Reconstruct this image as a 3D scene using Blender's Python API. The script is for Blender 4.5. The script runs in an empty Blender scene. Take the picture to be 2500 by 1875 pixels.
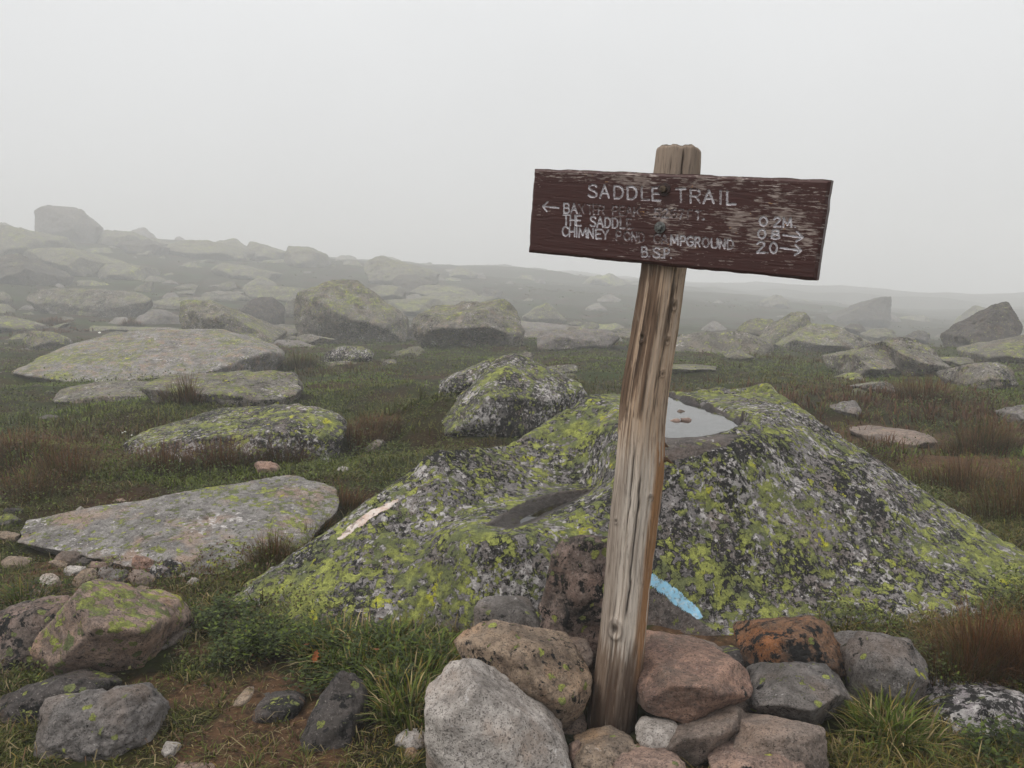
import bpy, bmesh, math, random
import numpy as np
from mathutils import Vector

random.seed(7); rng = np.random.default_rng(7)
SC = bpy.context.scene
COL = SC.collection

# ------------------------------------------------------------------ camera, sky, sun, exposure
F_PX, HOR, CAM_Z = 1990.0, 715.0, 1.2            # focal length and horizon row in photograph pixels (2500 x 1875), eye height
PITCH = math.atan((937.5 - HOR) / F_PX)
cam = bpy.data.cameras.new('camera'); cam_o = bpy.data.objects.new('camera', cam); COL.objects.link(cam_o)
cam.sensor_width = 36; cam.lens = 36 * F_PX / 2500; cam.clip_start = .05; cam.clip_end = 2000
cam_o.location = (0, 0, CAM_Z); cam_o.rotation_euler = (math.pi / 2 - PITCH, 0, 0)
SC.camera = cam_o

SUN_EL, SUN_AZ = math.radians(60), math.radians(245)   # soft light from the upper left
world = bpy.data.worlds.new("World"); SC.world = world; world.use_nodes = True
nt = world.node_tree; nt.nodes.clear()
w_out = nt.nodes.new('ShaderNodeOutputWorld'); w_bg = nt.nodes.new('ShaderNodeBackground')
w_sky = nt.nodes.new('ShaderNodeTexSky'); w_sky.sky_type = 'NISHITA'; w_sky.sun_disc = False
w_sky.sun_elevation = SUN_EL; w_sky.sun_rotation = SUN_AZ; w_sky.dust_density = 6; w_sky.altitude = 1500
w_hs = nt.nodes.new('ShaderNodeHueSaturation'); w_hs.inputs['Saturation'].default_value = .35
nt.links.new(w_sky.outputs[0], w_hs.inputs['Color'])
w_tc = nt.nodes.new('ShaderNodeTexCoord'); w_sep = nt.nodes.new('ShaderNodeSeparateXYZ')
nt.links.new(w_tc.outputs['Generated'], w_sep.inputs[0])
w_mr = nt.nodes.new('ShaderNodeMapRange'); w_mr.inputs['From Min'].default_value = 0; w_mr.inputs['From Max'].default_value = 1
w_mr.inputs['To Min'].default_value = 6.6; w_mr.inputs['To Max'].default_value = 12.0
nt.links.new(w_sep.outputs['Z'], w_mr.inputs['Value'])
w_no = nt.nodes.new('ShaderNodeTexNoise'); w_no.inputs['Scale'].default_value = 2.2; w_no.inputs['Detail'].default_value = 3
nt.links.new(w_tc.outputs['Generated'], w_no.inputs['Vector'])
w_m1 = nt.nodes.new('ShaderNodeMapRange'); w_m1.inputs['To Min'].default_value = .90; w_m1.inputs['To Max'].default_value = 1.10
nt.links.new(w_no.outputs['Fac'], w_m1.inputs['Value'])
w_mul = nt.nodes.new('ShaderNodeMath'); w_mul.operation = 'MULTIPLY'
nt.links.new(w_mr.outputs[0], w_mul.inputs[0]); nt.links.new(w_m1.outputs[0], w_mul.inputs[1])
w_cl = nt.nodes.new('ShaderNodeVectorMath'); w_cl.operation = 'SCALE'; w_cl.inputs[0].default_value = (.975, .987, 1.0)
nt.links.new(w_mul.outputs[0], w_cl.inputs['Scale'])
w_mix = nt.nodes.new('ShaderNodeMix'); w_mix.data_type = 'RGBA'; w_mix.inputs['Factor'].default_value = .92   # cloud cover
nt.links.new(w_hs.outputs[0], w_mix.inputs['A']); nt.links.new(w_cl.outputs[0], w_mix.inputs['B'])
nt.links.new(w_mix.outputs['Result'], w_bg.inputs['Color']); w_bg.inputs['Strength'].default_value = .10
nt.links.new(w_bg.outputs[0], w_out.inputs['Surface'])

sun = bpy.data.lights.new('sun', 'SUN'); sun_o = bpy.data.objects.new('sun', sun); COL.objects.link(sun_o)
sun.energy = 1.5; sun.angle = math.radians(20); sun.color = (1, .94, .85)
sdir = Vector((math.sin(SUN_AZ) * math.cos(SUN_EL), math.cos(SUN_AZ) * math.cos(SUN_EL), math.sin(SUN_EL)))
sun_o.rotation_euler = sdir.to_track_quat('Z', 'Y').to_euler(); sun_o.location = (-6, -8, 14)

vs = SC.view_settings; vs.view_transform = 'Standard'; vs.look = 'None'; vs.gamma = 1; vs.use_curve_mapping = False; vs.exposure = 0.22
SC.render.engine = 'CYCLES'
cy = SC.cycles; cy.max_bounces = 10; cy.diffuse_bounces = 3; cy.glossy_bounces = 3; cy.transmission_bounces = 4; cy.volume_bounces = 8
cy.transparent_max_bounces = 6; cy.use_denoising = True
try: cy.denoiser = 'OPENIMAGEDENOISE'
except Exception: pass
cy.sample_clamp_indirect = 6

# ------------------------------------------------------------------ helpers
CAMV = np.array([0, 0, CAM_Z])
CP, SP = math.cos(PITCH), math.sin(PITCH)

def ray(px, py):
    u = (px - 1250) / F_PX; v = (937.5 - py) / F_PX
    return np.array([u, CP + v * SP, -SP + v * CP])

def at(px, py, Y):
    r = ray(px, py); return CAMV + r * (Y / r[1])

DSC = 2500 / 2212
def mapper(x0, y0, s): return lambda p: (x0 + p[0] / s, y0 + p[1] / s)
MD = lambda p: (p[0] * DSC, p[1] * DSC)
Z1 = mapper(0, 1075, 2.0733); Z2 = mapper(600, 1075, 2.0733); Z3 = mapper(1300, 1200, 2.4575); Z4 = mapper(1600, 1200, 2.4578)
ZA = mapper(0, 480, 2.765); ZB = mapper(700, 600, 2.765); ZC = mapper(1600, 680, 2.4578); ZS = mapper(1260, 340, 2.765)

def _hash(i, j, k, seed):
    h = (i.astype(np.int64) * 374761393 + j.astype(np.int64) * 668265263 + k.astype(np.int64) * 1274126177 + seed * 974711) & 0xffffffff
    h = ((h ^ (h >> 13)) * 1103515245) & 0xffffffff
    h = ((h ^ (h >> 16)) * 2654435761) & 0xffffffff
    return ((h ^ (h >> 15)) & 0xffff) / 65535.0

def vnoise(P, seed=0):
    P = np.asarray(P, float); I = np.floor(P).astype(np.int64); f = P - I
    u = f * f * f * (f * (f * 6 - 15) + 10)
    r = 0
    for dx in (0, 1):
        wx = u[:, 0] if dx else 1 - u[:, 0]
        for dy in (0, 1):
            wy = u[:, 1] if dy else 1 - u[:, 1]
            for dz in (0, 1):
                wz = u[:, 2] if dz else 1 - u[:, 2]
                r = r + wx * wy * wz * _hash(I[:, 0] + dx, I[:, 1] + dy, I[:, 2] + dz, seed)
    return r * 2 - 1

def fbm(P, freq=1, oct=4, seed=0, gain=.5, lac=2.1):
    P = np.asarray(P, float) * freq; a, t = 1.0, 0
    for o in range(oct):
        t = t + a * vnoise(P + o * 17.3, seed + o); P = P * lac; a *= gain
    return t

def n2(x, y, freq, oct=3, seed=0):
    x = np.asarray(x, float).ravel(); y = np.asarray(y, float).ravel()
    return fbm(np.stack([x, y, np.zeros_like(x) + .37], 1), freq, oct, seed)

def sstep(a, b, x):
    t = np.clip((x - a) / (b - a), 0, 1); return t * t * (3 - 2 * t)

def mesh_np(name, V, Fq=None, Ft=None, cols=None, smooth=True):
    """mesh from arrays: quads Fq (N,4), tris Ft (M,3), vertex colours cols (n,3)"""
    V = np.asarray(V, np.float32); me = bpy.data.meshes.new(name)
    fs, ls = [], []
    if Fq is not None and len(Fq): fs.append(np.asarray(Fq, np.int32).ravel()); ls.append(np.full(len(Fq), 4, np.int32))
    if Ft is not None and len(Ft): fs.append(np.asarray(Ft, np.int32).ravel()); ls.append(np.full(len(Ft), 3, np.int32))
    loops = np.concatenate(fs); tot = np.concatenate(ls)
    me.vertices.add(len(V)); me.vertices.foreach_set('co', V.ravel())
    me.loops.add(len(loops)); me.loops.foreach_set('vertex_index', loops)
    me.polygons.add(len(tot)); st = np.zeros(len(tot), np.int32); st[1:] = np.cumsum(tot)[:-1]
    me.polygons.foreach_set('loop_start', st)
    try: me.polygons.foreach_set('loop_total', tot)
    except Exception: pass
    me.update(calc_edges=True)
    if smooth: me.polygons.foreach_set('use_smooth', np.ones(len(tot), bool))
    if cols is not None:
        a = me.color_attributes.new('tint', 'FLOAT_COLOR', 'POINT')
        c4 = np.ones((len(V), 4), np.float32); c4[:, :3] = cols; a.data.foreach_set('color', c4.ravel())
    return me

def link(name, me, mat=None, parent=None, loc=None, label=None, cat=None, group=None, kind=None):
    o = bpy.data.objects.new(name, me); COL.objects.link(o)
    if mat is not None: me.materials.append(mat)
    if loc is not None: o.location = loc
    if parent is not None: o.parent = parent
    if label: o['label'] = label
    if cat: o['category'] = cat
    if group: o['group'] = group
    if kind: o['kind'] = kind
    return o

class NB:
    """small node-graph builder"""
    def __init__(s, tree): s.t = tree
    def n(s, typ, ins=None, **kw):
        nd = s.t.nodes.new(typ)
        for k, v in kw.items(): setattr(nd, k, v)
        for k, v in (ins or {}).items(): s.set(nd, k, v)
        return nd
    def set(s, nd, k, v):
        sock = nd.inputs[k]
        if isinstance(v, bpy.types.NodeSocket): s.t.links.new(v, sock)
        else: sock.default_value = v
    def math(s, op, a, b=None, c=None):
        nd = s.t.nodes.new('ShaderNodeMath'); nd.operation = op
        for i, v in enumerate((a, b, c)):
            if v is not None: s.set(nd, i, v)
        return nd.outputs[0]
    def vmath(s, op, a, b=None, scale=None):
        nd = s.t.nodes.new('ShaderNodeVectorMath'); nd.operation = op
        s.set(nd, 0, a)
        if b is not None: s.set(nd, 1, b)
        if scale is not None: s.set(nd, 'Scale', scale)
        return nd.outputs[0]
    def noise(s, vec, scale, detail=4, rough=.55, out='Fac'):
        nd = s.n('ShaderNodeTexNoise', {'Vector': vec, 'Scale': scale, 'Detail': detail, 'Roughness': rough})
        return nd.outputs[out]
    def vor(s, vec, scale, out='Color', feat='F1'):
        nd = s.n('ShaderNodeTexVoronoi', {'Vector': vec, 'Scale': scale}, feature=feat)
        return nd.outputs[out]
    def mix(s, f, a, b):
        nd = s.n('ShaderNodeMix', data_type='RGBA')
        s.set(nd, 'Factor', f); s.set(nd, 'A', a); s.set(nd, 'B', b); return nd.outputs['Result']
    def step(s, v, lo, hi):
        nd = s.n('ShaderNodeMapRange', interpolation_type='SMOOTHSTEP')
        s.set(nd, 'Value', v); s.set(nd, 'From Min', lo); s.set(nd, 'From Max', hi); return nd.outputs[0]

def C(r, g, b): return (r, g, b, 1)
def S(r, g, b):                                   # sRGB 0-255 to linear
    f = lambda c: (c / 255 / 12.92) if c / 255 <= .04045 else ((c / 255 + .055) / 1.055) ** 2.4
    return (f(r), f(g), f(b), 1)

def new_mat(name):
    m = bpy.data.materials.new(name); m.use_nodes = True; t = m.node_tree; t.nodes.clear(); b = NB(t)
    out = b.n('ShaderNodeOutputMaterial'); bs = b.n('ShaderNodeBsdfPrincipled')
    t.links.new(bs.outputs[0], out.inputs['Surface']); return m, b, bs, out

# ------------------------------------------------------------------ rock materials: granite under crusts of lichen
RG = bpy.data.node_groups.new('LichenGranite', 'ShaderNodeTree')
def _sock(nm, typ, d, io='INPUT'):
    s = RG.interface.new_socket(nm, in_out=io, socket_type=typ)
    if d is not None: s.default_value = d
_sock('BaseA', 'NodeSocketColor', S(120, 112, 108)); _sock('BaseB', 'NodeSocketColor', S(90, 85, 82))
_sock('Stain', 'NodeSocketColor', S(150, 105, 70)); _sock('StainAmt', 'NodeSocketFloat', .3)
_sock('Yellow', 'NodeSocketFloat', .4); _sock('Black', 'NodeSocketFloat', .3); _sock('White', 'NodeSocketFloat', .2)
_sock('Size', 'NodeSocketFloat', 1.0)
_sock('Color', 'NodeSocketColor', None, 'OUTPUT'); _sock('Normal', 'NodeSocketVector', None, 'OUTPUT'); _sock('Rough', 'NodeSocketFloat', None, 'OUTPUT')
g = NB(RG); gi = g.n('NodeGroupInput'); go = g.n('NodeGroupOutput')
tc = g.n('ShaderNodeTexCoord'); oi = g.n('ShaderNodeObjectInfo')
off = g.vmath('SCALE', (37.0, 71.0, 13.0), scale=oi.outputs['Random'])
P0 = g.vmath('ADD', tc.outputs['Object'], off)
P = g.vmath('SCALE', P0, scale=gi.outputs['Size'])
wn = g.noise(P, 9, 4, .6, 'Color')
P1 = g.vmath('ADD', P, g.vmath('SCALE', g.vmath('SUBTRACT', wn, (.5, .5, .5)), scale=.055))
wn2 = g.noise(P, 45, 3, .6, 'Color')
P2 = g.vmath('ADD', P1, g.vmath('SCALE', g.vmath('SUBTRACT', wn2, (.5, .5, .5)), scale=.022))
geo = g.n('ShaderNodeNewGeometry'); sepn = g.n('ShaderNodeSeparateXYZ', {0: geo.outputs['Normal']})
up = sepn.outputs['Z']
big = g.noise(P, 1.9, 3, .5); mid = g.noise(P, 6.5, 4, .55)
grain = g.noise(P0, 150, 5, .75); grain2 = g.noise(P0, 34, 6, .7)
base = g.mix(g.step(g.math('ADD', g.math('MULTIPLY', mid, .45), g.math('MULTIPLY', grain2, .65)), .44, .66), gi.outputs['BaseA'], gi.outputs['BaseB'])
stm = g.math('MULTIPLY', g.step(g.noise(P1, 4.2, 5, .6), .48, .66), gi.outputs['StainAmt'])
base = g.mix(stm, base, gi.outputs['Stain'])
# mineral grains: pale feldspar and dark mica
base = g.mix(g.math('MULTIPLY', g.step(grain, .56, .70), .55), base, S(196, 186, 178))
mica = g.vor(P0, 330, 'Color'); msep = g.n('ShaderNodeSeparateColor', {0: mica})
base = g.mix(g.math('MULTIPLY', g.step(msep.outputs[0], .80, .92), .6), base, S(48, 45, 44))
base = g.mix(g.math('MULTIPLY', g.step(g.noise(P1, 14, 6, .7), .56, .7), .35), base, S(62, 58, 55))
base = g.mix(g.math('MULTIPLY', g.step(g.noise(P0, 62, 5, .7), .54, .66), .6), base, S(58, 52, 48))
base = g.mix(g.math('MULTIPLY', g.step(g.noise(P1, 3.2, 5, .65), .50, .68), .42), base, S(70, 64, 58))
# black map-lichen thallus, warty blotches of several sizes
nb_ = g.math('ADD', g.math('MULTIPLY', g.noise(P2, 17, 7, .7), 1.0), g.math('MULTIPLY', g.math('SUBTRACT', big, .5), .35))
thb = g.math('SUBTRACT', .78, g.math('MULTIPLY', gi.outputs['Black'], .50))
blk = g.step(nb_, thb, g.math('ADD', thb, .035))
blk2 = g.step(g.math('ADD', g.noise(P2, 42, 4, .6), g.math('MULTIPLY', g.math('SUBTRACT', mid, .5), .3)), g.math('ADD', thb, .05), g.math('ADD', thb, .10))
blk = g.math('MAXIMUM', blk, g.math('MULTIPLY', blk2, g.step(gi.outputs['Black'], .02, .1)))
vtone = g.n('ShaderNodeSeparateColor', {0: g.vor(P2, 30, 'Color')})
blkc = g.mix(vtone.outputs[1], S(24, 23, 24), S(46, 44, 43))
col = g.mix(blk, base, blkc)
# white-grey crusts
thw = g.math('SUBTRACT', .82, g.math('MULTIPLY', gi.outputs['White'], .5))
wh = g.step(g.math('ADD', g.noise(P2, 24, 6, .75), g.math('MULTIPLY', g.math('SUBTRACT', g.noise(P, 3.1, 2, .5), .5), .4)), thw, g.math('ADD', thw, .07))
col = g.mix(g.math('MULTIPLY', wh, .9), col, g.mix(vtone.outputs[2], S(214, 208, 206), S(150, 146, 144)))
# yellow-green map lichen: lobed patches plus single flecks; likes the upper faces
ny = g.math('ADD', g.noise(P2, 17, 8, .72), g.math('MULTIPLY', g.math('SUBTRACT', g.noise(P, 2.6, 2, .5), .5), .34))
thy = g.math('SUBTRACT', .80, g.math('MULTIPLY', gi.outputs['Yellow'], .52))
thy = g.math('SUBTRACT', thy, g.math('MULTIPLY', up, .075))
thy = g.math('SUBTRACT', thy, g.math('MULTIPLY', g.math('SUBTRACT', g.noise(P, .75, 2, .5), .5), .30))
ylw = g.step(ny, thy, g.math('ADD', thy, .03))
vf = g.n('ShaderNodeTexVoronoi', {'Vector': P2, 'Scale': 27.0}); vfs = g.n('ShaderNodeSeparateColor', {0: vf.outputs['Color']})
fl = g.math('MULTIPLY', g.step(vfs.outputs[0], g.math('SUBTRACT', 1.0, g.math('MULTIPLY', gi.outputs['Yellow'], .55)), 1.0), g.math('SUBTRACT', 1.0, g.step(vf.outputs['Distance'], .30, .42)))
fl = g.step(fl, .02, .10)
ylw = g.math('MAXIMUM', ylw, fl)
crack = g.vor(P2, 105, 'Distance', 'DISTANCE_TO_EDGE')
hole = g.step(g.noise(P2, 70, 4, .7), .585, .64)
ylw = g.math('MULTIPLY', ylw, g.math('SUBTRACT', 1.0, g.math('MULTIPLY', hole, .8)))
yc = g.mix(vtone.outputs[0], S(122, 127, 66), S(172, 177, 94))
yc = g.mix(g.step(g.noise(P1, 7, 3, .6), .42, .62), yc, S(108, 114, 76))
yc = g.mix(g.step(g.noise(P1, 5.3, 3, .6), .62, .70), yc, S(190, 188, 62))
yc = g.mix(g.math('MULTIPLY', g.math('SUBTRACT', 1.0, g.step(crack, .02, .10)), .55), yc, S(52, 54, 34))
col = g.mix(ylw, col, yc)
hgt = g.math('ADD', g.math('MULTIPLY', grain, .5), g.math('MULTIPLY', grain2, 1.3))
hgt = g.math('ADD', hgt, g.math('ADD', g.math('MULTIPLY', ylw, .32), g.math('MULTIPLY', blk, .22)))
bump = g.n('ShaderNodeBump', {'Strength': 1.0, 'Distance': .011, 'Height': hgt})
RG.links.new(col, go.inputs['Color']); RG.links.new(bump.outputs[0], go.inputs['Normal'])
RG.links.new(g.math('SUBTRACT', .93, g.math('MULTIPLY', blk, .08)), go.inputs['Rough'])

def rock_mat(name, a, b_, stain, sa, y, k, w, size=1.0):
    m, b, bs, out = new_mat(name)
    gr = b.n('ShaderNodeGroup', node_tree=RG)
    for kk, v in (('BaseA', a), ('BaseB', b_), ('Stain', stain), ('StainAmt', sa), ('Yellow', y), ('Black', k), ('White', w), ('Size', size)):
        gr.inputs[kk].default_value = v
    b.set(bs, 'Base Color', gr.outputs['Color']); b.set(bs, 'Normal', gr.outputs['Normal']); b.set(bs, 'Roughness', gr.outputs['Rough'])
    bs.inputs['Specular IOR Level'].default_value = .3
    return m
RM = {
 'heavy':  rock_mat('lichen_granite_heavy', S(122,116,114), S(84,80,80), S(150,125,105), .3, .42, .62, .58, 1.3),
 'far':    rock_mat('lichen_granite_far', S(122,117,108), S(90,86,80), S(140,120,100), .3, .36, .44, .40, .75),
 'slab':   rock_mat('pale_slab_granite', S(150,146,142), S(112,108,106), S(178,140,110), .4, .36, .36, .46, 1.2),
 'mid':    rock_mat('mossy_granite', S(136,130,122), S(96,92,88), S(150,120,95), .3, .36, .48, .46, 1.1),
 'dark':   rock_mat('dark_granite', S(92,86,84), S(62,58,57), S(110,88,72), .35, .24, .42, .20, 1.1),
 'grey':   rock_mat('grey_granite', S(134,128,125), S(94,90,88), S(140,115,95), .3, .24, .34, .38, 1.2),
 'speck':  rock_mat('speckled_granite', S(160,152,154), S(120,114,116), S(150,130,120), .2, .12, .58, .55, 1.35),
 'white':  rock_mat('pale_granite', S(196,188,182), S(150,142,136), S(176,146,122), .45, .0, .10, .40, 1.3),
 'tan':    rock_mat('tan_granite', S(166,148,130), S(124,110,98), S(190,150,108), .5, .05, .16, .30, 1.3),
 'pink':   rock_mat('pink_granite', S(170,144,130), S(116,98,90), S(186,150,130), .5, .06, .20, .22, 1.3),
 'red':    rock_mat('red_granite', S(172,138,120), S(118,95,86), S(92,84,76), .75, .0, .20, .10, 1.3),
 'orange': rock_mat('rusty_granite', S(142,106,80), S(82,68,58), S(166,104,56), .7, .06, .50, .10, 1.3),
 'brown':  rock_mat('brown_granite', S(148,132,122), S(106,95,88), S(160,132,112), .4, .04, .22, .18, 1.3),
 'blackstone': rock_mat('black_lichen_granite', S(176,154,132), S(122,104,90), S(184,142,104), .5, .22, .46, .24, 1.2),
 'darklich': rock_mat('dark_lichen_granite', S(138,122,114), S(66,59,56), S(172,142,128), .45, .36, .46, .18, 1.2),
 'pinklich': rock_mat('pink_lichen_granite', S(170,146,130), S(124,108,100), S(184,144,116), .5, .44, .36, .35, 1.1),
}

# ------------------------------------------------------------------ ground
HX = np.array([-900, -600, 0, 400, 800, 1200, 1600, 2000, 3200.]); HA = np.array([3.5, 3.4, 3.05, 2.8, 2.25, 1.65, .75, .0, .0])
MOUNDS = []        # (x, y, radius_x, radius_y, height)
def zg(x, y):
    x = np.asarray(x, float); y = np.asarray(y, float); sh = np.broadcast(x, y).shape
    x = np.broadcast_to(x, sh).ravel(); y = np.broadcast_to(y, sh).ravel()
    r = np.hypot(x, y); a = 1106 + 1761 * x / np.maximum(y, 2.0)
    A = np.interp(a, HX, HA)
    fw = np.where(y > 0, r, 0); z = A * 4.2 * sstep(18, 160, fw) - 2.2 * sstep(6, 75, fw) + 3.3 * sstep(140, 300, fw)
    w = sstep(2.0, 6.0, r)
    z = z + .02 * n2(x, y, 1.3, 2, 3) + w * .085 * n2(x, y, .6, 3, 5) + w * .03 * n2(x, y, 2.1, 2, 6) + sstep(10, 30, r) * .22 * n2(x, y, .14, 3, 9) + sstep(40, 120, r) * .5 * n2(x, y, .05, 3, 10) + sstep(120, 220, r) * 1.1 * n2(x, y, .045, 3, 12)
    for mx, my, rx, ry, h in MOUNDS:
        z = z + h * np.exp(-((x - mx) / rx) ** 2 - ((y - my) / ry) ** 2)
    return z.reshape(sh)

def zg1(x, y): return float(zg(np.array([x]), np.array([y]))[0])

def ghit(px, py, default=30.):
    r = ray(px, py); ts = np.concatenate([np.arange(1.2, 8, .02), np.arange(8, 260, .1)]) / r[1]
    p = CAMV[None] + ts[:, None] * r[None]
    d = p[:, 2] - zg(p[:, 0], p[:, 1]); k = np.argmax(d < 0)
    return p[k] if d[k] < 0 else at(px, py, default)

m = at(*ZB((1120, 1010)), 7.0); MOUNDS.append((m[0] - .1, 7.05, .55, .5, .26))
m = ghit(*MD((60, 1010))); MOUNDS.append((m[0], m[1], .7, .6, .16))
m = ghit(*MD((2130, 760))); MOUNDS.append((m[0], m[1], 2.0, 1.5, .15))

def graded(lo, hi, near, steps):
    t = np.linspace(0, 1, steps); return lo + (hi - lo) * t
xs = np.sinh(np.linspace(-5.1, 5.1, 330)) * 1.85
ys = np.concatenate([np.linspace(-40, 0, 20, endpoint=False), np.linspace(0, 9, 190, endpoint=False), 9 * np.exp(np.linspace(0, math.log(300 / 9), 200))])
X, Y = np.meshgrid(xs, ys); Zt = zg(X, Y)
V = np.stack([X.ravel(), Y.ravel(), Zt.ravel()], 1)
nx, ny_ = len(xs), len(ys); V_G = V
ii = (np.arange(ny_ - 1)[:, None] * nx + np.arange(nx - 1)[None]).ravel()
gm, b, bs, out = new_mat('heath_soil')
geo = b.n('ShaderNodeNewGeometry'); pos = geo.outputs['Position']
n1 = b.noise(pos, .55, 5, .6); n2_ = b.noise(pos, 3.2, 6, .65); n3 = b.noise(pos, 22, 6, .7); n4 = b.noise(pos, .22, 4, .6)
c = b.mix(b.step(n2_, .40, .62), S(40, 33, 18), S(44, 52, 18))
c = b.mix(b.step(n1, .50, .62), c, S(56, 38, 22))
c = b.mix(b.math('MULTIPLY', b.step(n4, .52, .62), .7), c, S(48, 62, 20))
c = b.mix(b.math('MULTIPLY', b.step(n3, .50, .72), .7), c, S(16, 13, 8))
c = b.mix(b.math('MULTIPLY', b.step(b.noise(pos, 60, 3, .6), .62, .7), .5), c, S(104, 84, 54))
dirt = b.step(b.math('ADD', b.n('ShaderNodeAttribute', attribute_name='soil').outputs['Fac'], b.math('MULTIPLY', b.math('SUBTRACT', b.noise(pos, 9, 5, .65), .5), .9)), .46, .72)
dc = b.mix(b.step(n3, .42, .62), S(84, 62, 44), S(52, 38, 27)); dc = b.mix(b.step(b.noise(pos, 95, 4, .7), .58, .66), dc, S(128, 104, 78)); dc = b.mix(b.step(b.noise(pos, 5, 4, .6), .55, .68), dc, S(58, 52, 26))
c = b.mix(dirt, c, dc)
b.set(bs, 'Base Color', c); bs.inputs['Roughness'].default_value = .95; bs.inputs['Specular IOR Level'].default_value = .15
b.set(bs, 'Normal', b.n('ShaderNodeBump', {'Strength': .9, 'Distance': .03, 'Height': b.math('ADD', n2_, b.math('MULTIPLY', n3, .5))}).outputs[0])
link('ground', mesh_np('ground', V, np.stack([ii, ii + 1, ii + nx + 1, ii + nx], 1)), gm, kind='structure')

# occupied cells (rocks), so that no plant grows out of a stone
CN, CF = .03, .12
occN = np.full((400, 500), -9.0); occF = np.full((700, 900), -9.0)      # near: x -7.5..7.5 y 0..12 ; far: x -54..54 y 0..84
def occ_add(W):
    for G, cs, x0 in ((occN, CN, -7.5), (occF, CF, -54.)):
        i = (W[:, 1] / cs).astype(int); j = ((W[:, 0] - x0) / cs).astype(int)
        k = (i >= 0) & (i < G.shape[0]) & (j >= 0) & (j < G.shape[1])
        np.maximum.at(G, (i[k], j[k]), W[k, 2])
def occ_z(x, y):
    out = np.full(len(x), -9.0)
    for G, cs, x0 in ((occF, CF, -54.), (occN, CN, -7.5)):
        i = (y / cs).astype(int); j = ((x - x0) / cs).astype(int)
        k = (i >= 0) & (i < G.shape[0]) & (j >= 0) & (j < G.shape[1])
        out[k] = G[i[k], j[k]]
    return out

# ------------------------------------------------------------------ rocks
_ico = {}
def ico(n):
    if n not in _ico:
        bm = bmesh.new(); bmesh.ops.create_icosphere(bm, subdivisions=n, radius=1); bm.verts.ensure_lookup_table()
        _ico[n] = (np.array([v.co[:] for v in bm.verts]), np.array([[v.index for v in f.verts] for f in bm.faces])); bm.free()
    return _ico[n]

def hull_planes(pts, mrg=.90):
    bm = bmesh.new()
    for p in pts: bm.verts.new(p)
    bmesh.ops.convex_hull(bm, input=bm.verts[:])
    ctr = pts.mean(0); N, D, Ar = [], [], []
    for f in bm.faces:
        n = np.array(f.normal[:]); a = f.calc_area()
        if a < 1e-9: continue
        d = float(n @ (np.array(f.verts[0].co[:]) - ctr))
        if d < 0: n, d = -n, -d
        if d < 1e-5: continue
        hit = False
        for k in range(len(N)):
            if N[k] @ n > mrg and abs(D[k] - d) < .25 * max(D[k], d):
                w = Ar[k] + a; m_ = (N[k] * Ar[k] + n * a); N[k] = m_ / np.linalg.norm(m_); D[k] = (D[k] * Ar[k] + d * a) / w; Ar[k] = w; hit = True; break
        if not hit: N.append(n); D.append(d); Ar.append(a)
    bm.free(); return np.array(N), np.array(D), ctr

def rock_mesh(name, pts, sub=5, p=14, seed=0, amp=.03, chips=5, rough=.5, cut=(.80, .95), mrg=.90):
    pts = np.asarray(pts, float); N, D, ctr = hull_planes(pts, mrg)
    dims = np.maximum(pts.max(0) - pts.min(0), 1e-3) / 2; size = float(np.cbrt(dims.prod()))
    r_ = np.random.default_rng(seed + 11)
    dirs, faces = ico(sub); d = dirs * dims
    Q = N / D[:, None]
    if chips:                                       # flakes broken off corners and edges
        chips = int(chips * 2.6)
        cn = r_.normal(size=(chips, 3)); cn /= np.linalg.norm(cn, axis=1)[:, None]; cn = cn / dims; cn /= np.linalg.norm(cn, axis=1)[:, None]
        sup = ((pts - ctr) @ cn.T).max(0)
        Q = np.concatenate([Q, cn / (sup * r_.uniform(cut[0], cut[1], chips))[:, None]])
    p = p * 3.2
    A = np.maximum(d @ Q.T, 0)
    mx = A.max(1, keepdims=True)
    s = mx[:, 0] * ((A / mx) ** p).sum(1) ** (1 / p)
    Vv = d / s[:, None] * 1.02
    q = (Vv + seed * 3.17) / size
    nrm = Vv / np.linalg.norm(Vv, axis=1)[:, None]
    rid = 1 - np.abs(fbm(q, 2.1, 3, seed + 5))
    bill = np.abs(fbm(q, 1.7, 3, seed + 8, .55))
    ter = fbm(q, 1.5, 3, seed + 13, .5) * 3.2; tf = np.floor(ter); ter = (tf + sstep(.62, .98, ter - tf)) / 3.2       # broken ledges
    disp = amp * size * (ter * 1.0 + fbm(q, 1.1, 2, seed) * .6 + (bill - .35) * 1.5 + fbm(q, 5.5, 4, seed + 2, .6) * .42 * rough * 2 - np.clip(rid - .84, 0, 1) * 2.6)
    Vv = Vv + nrm * disp[:, None]
    return Vv + ctr, faces

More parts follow.
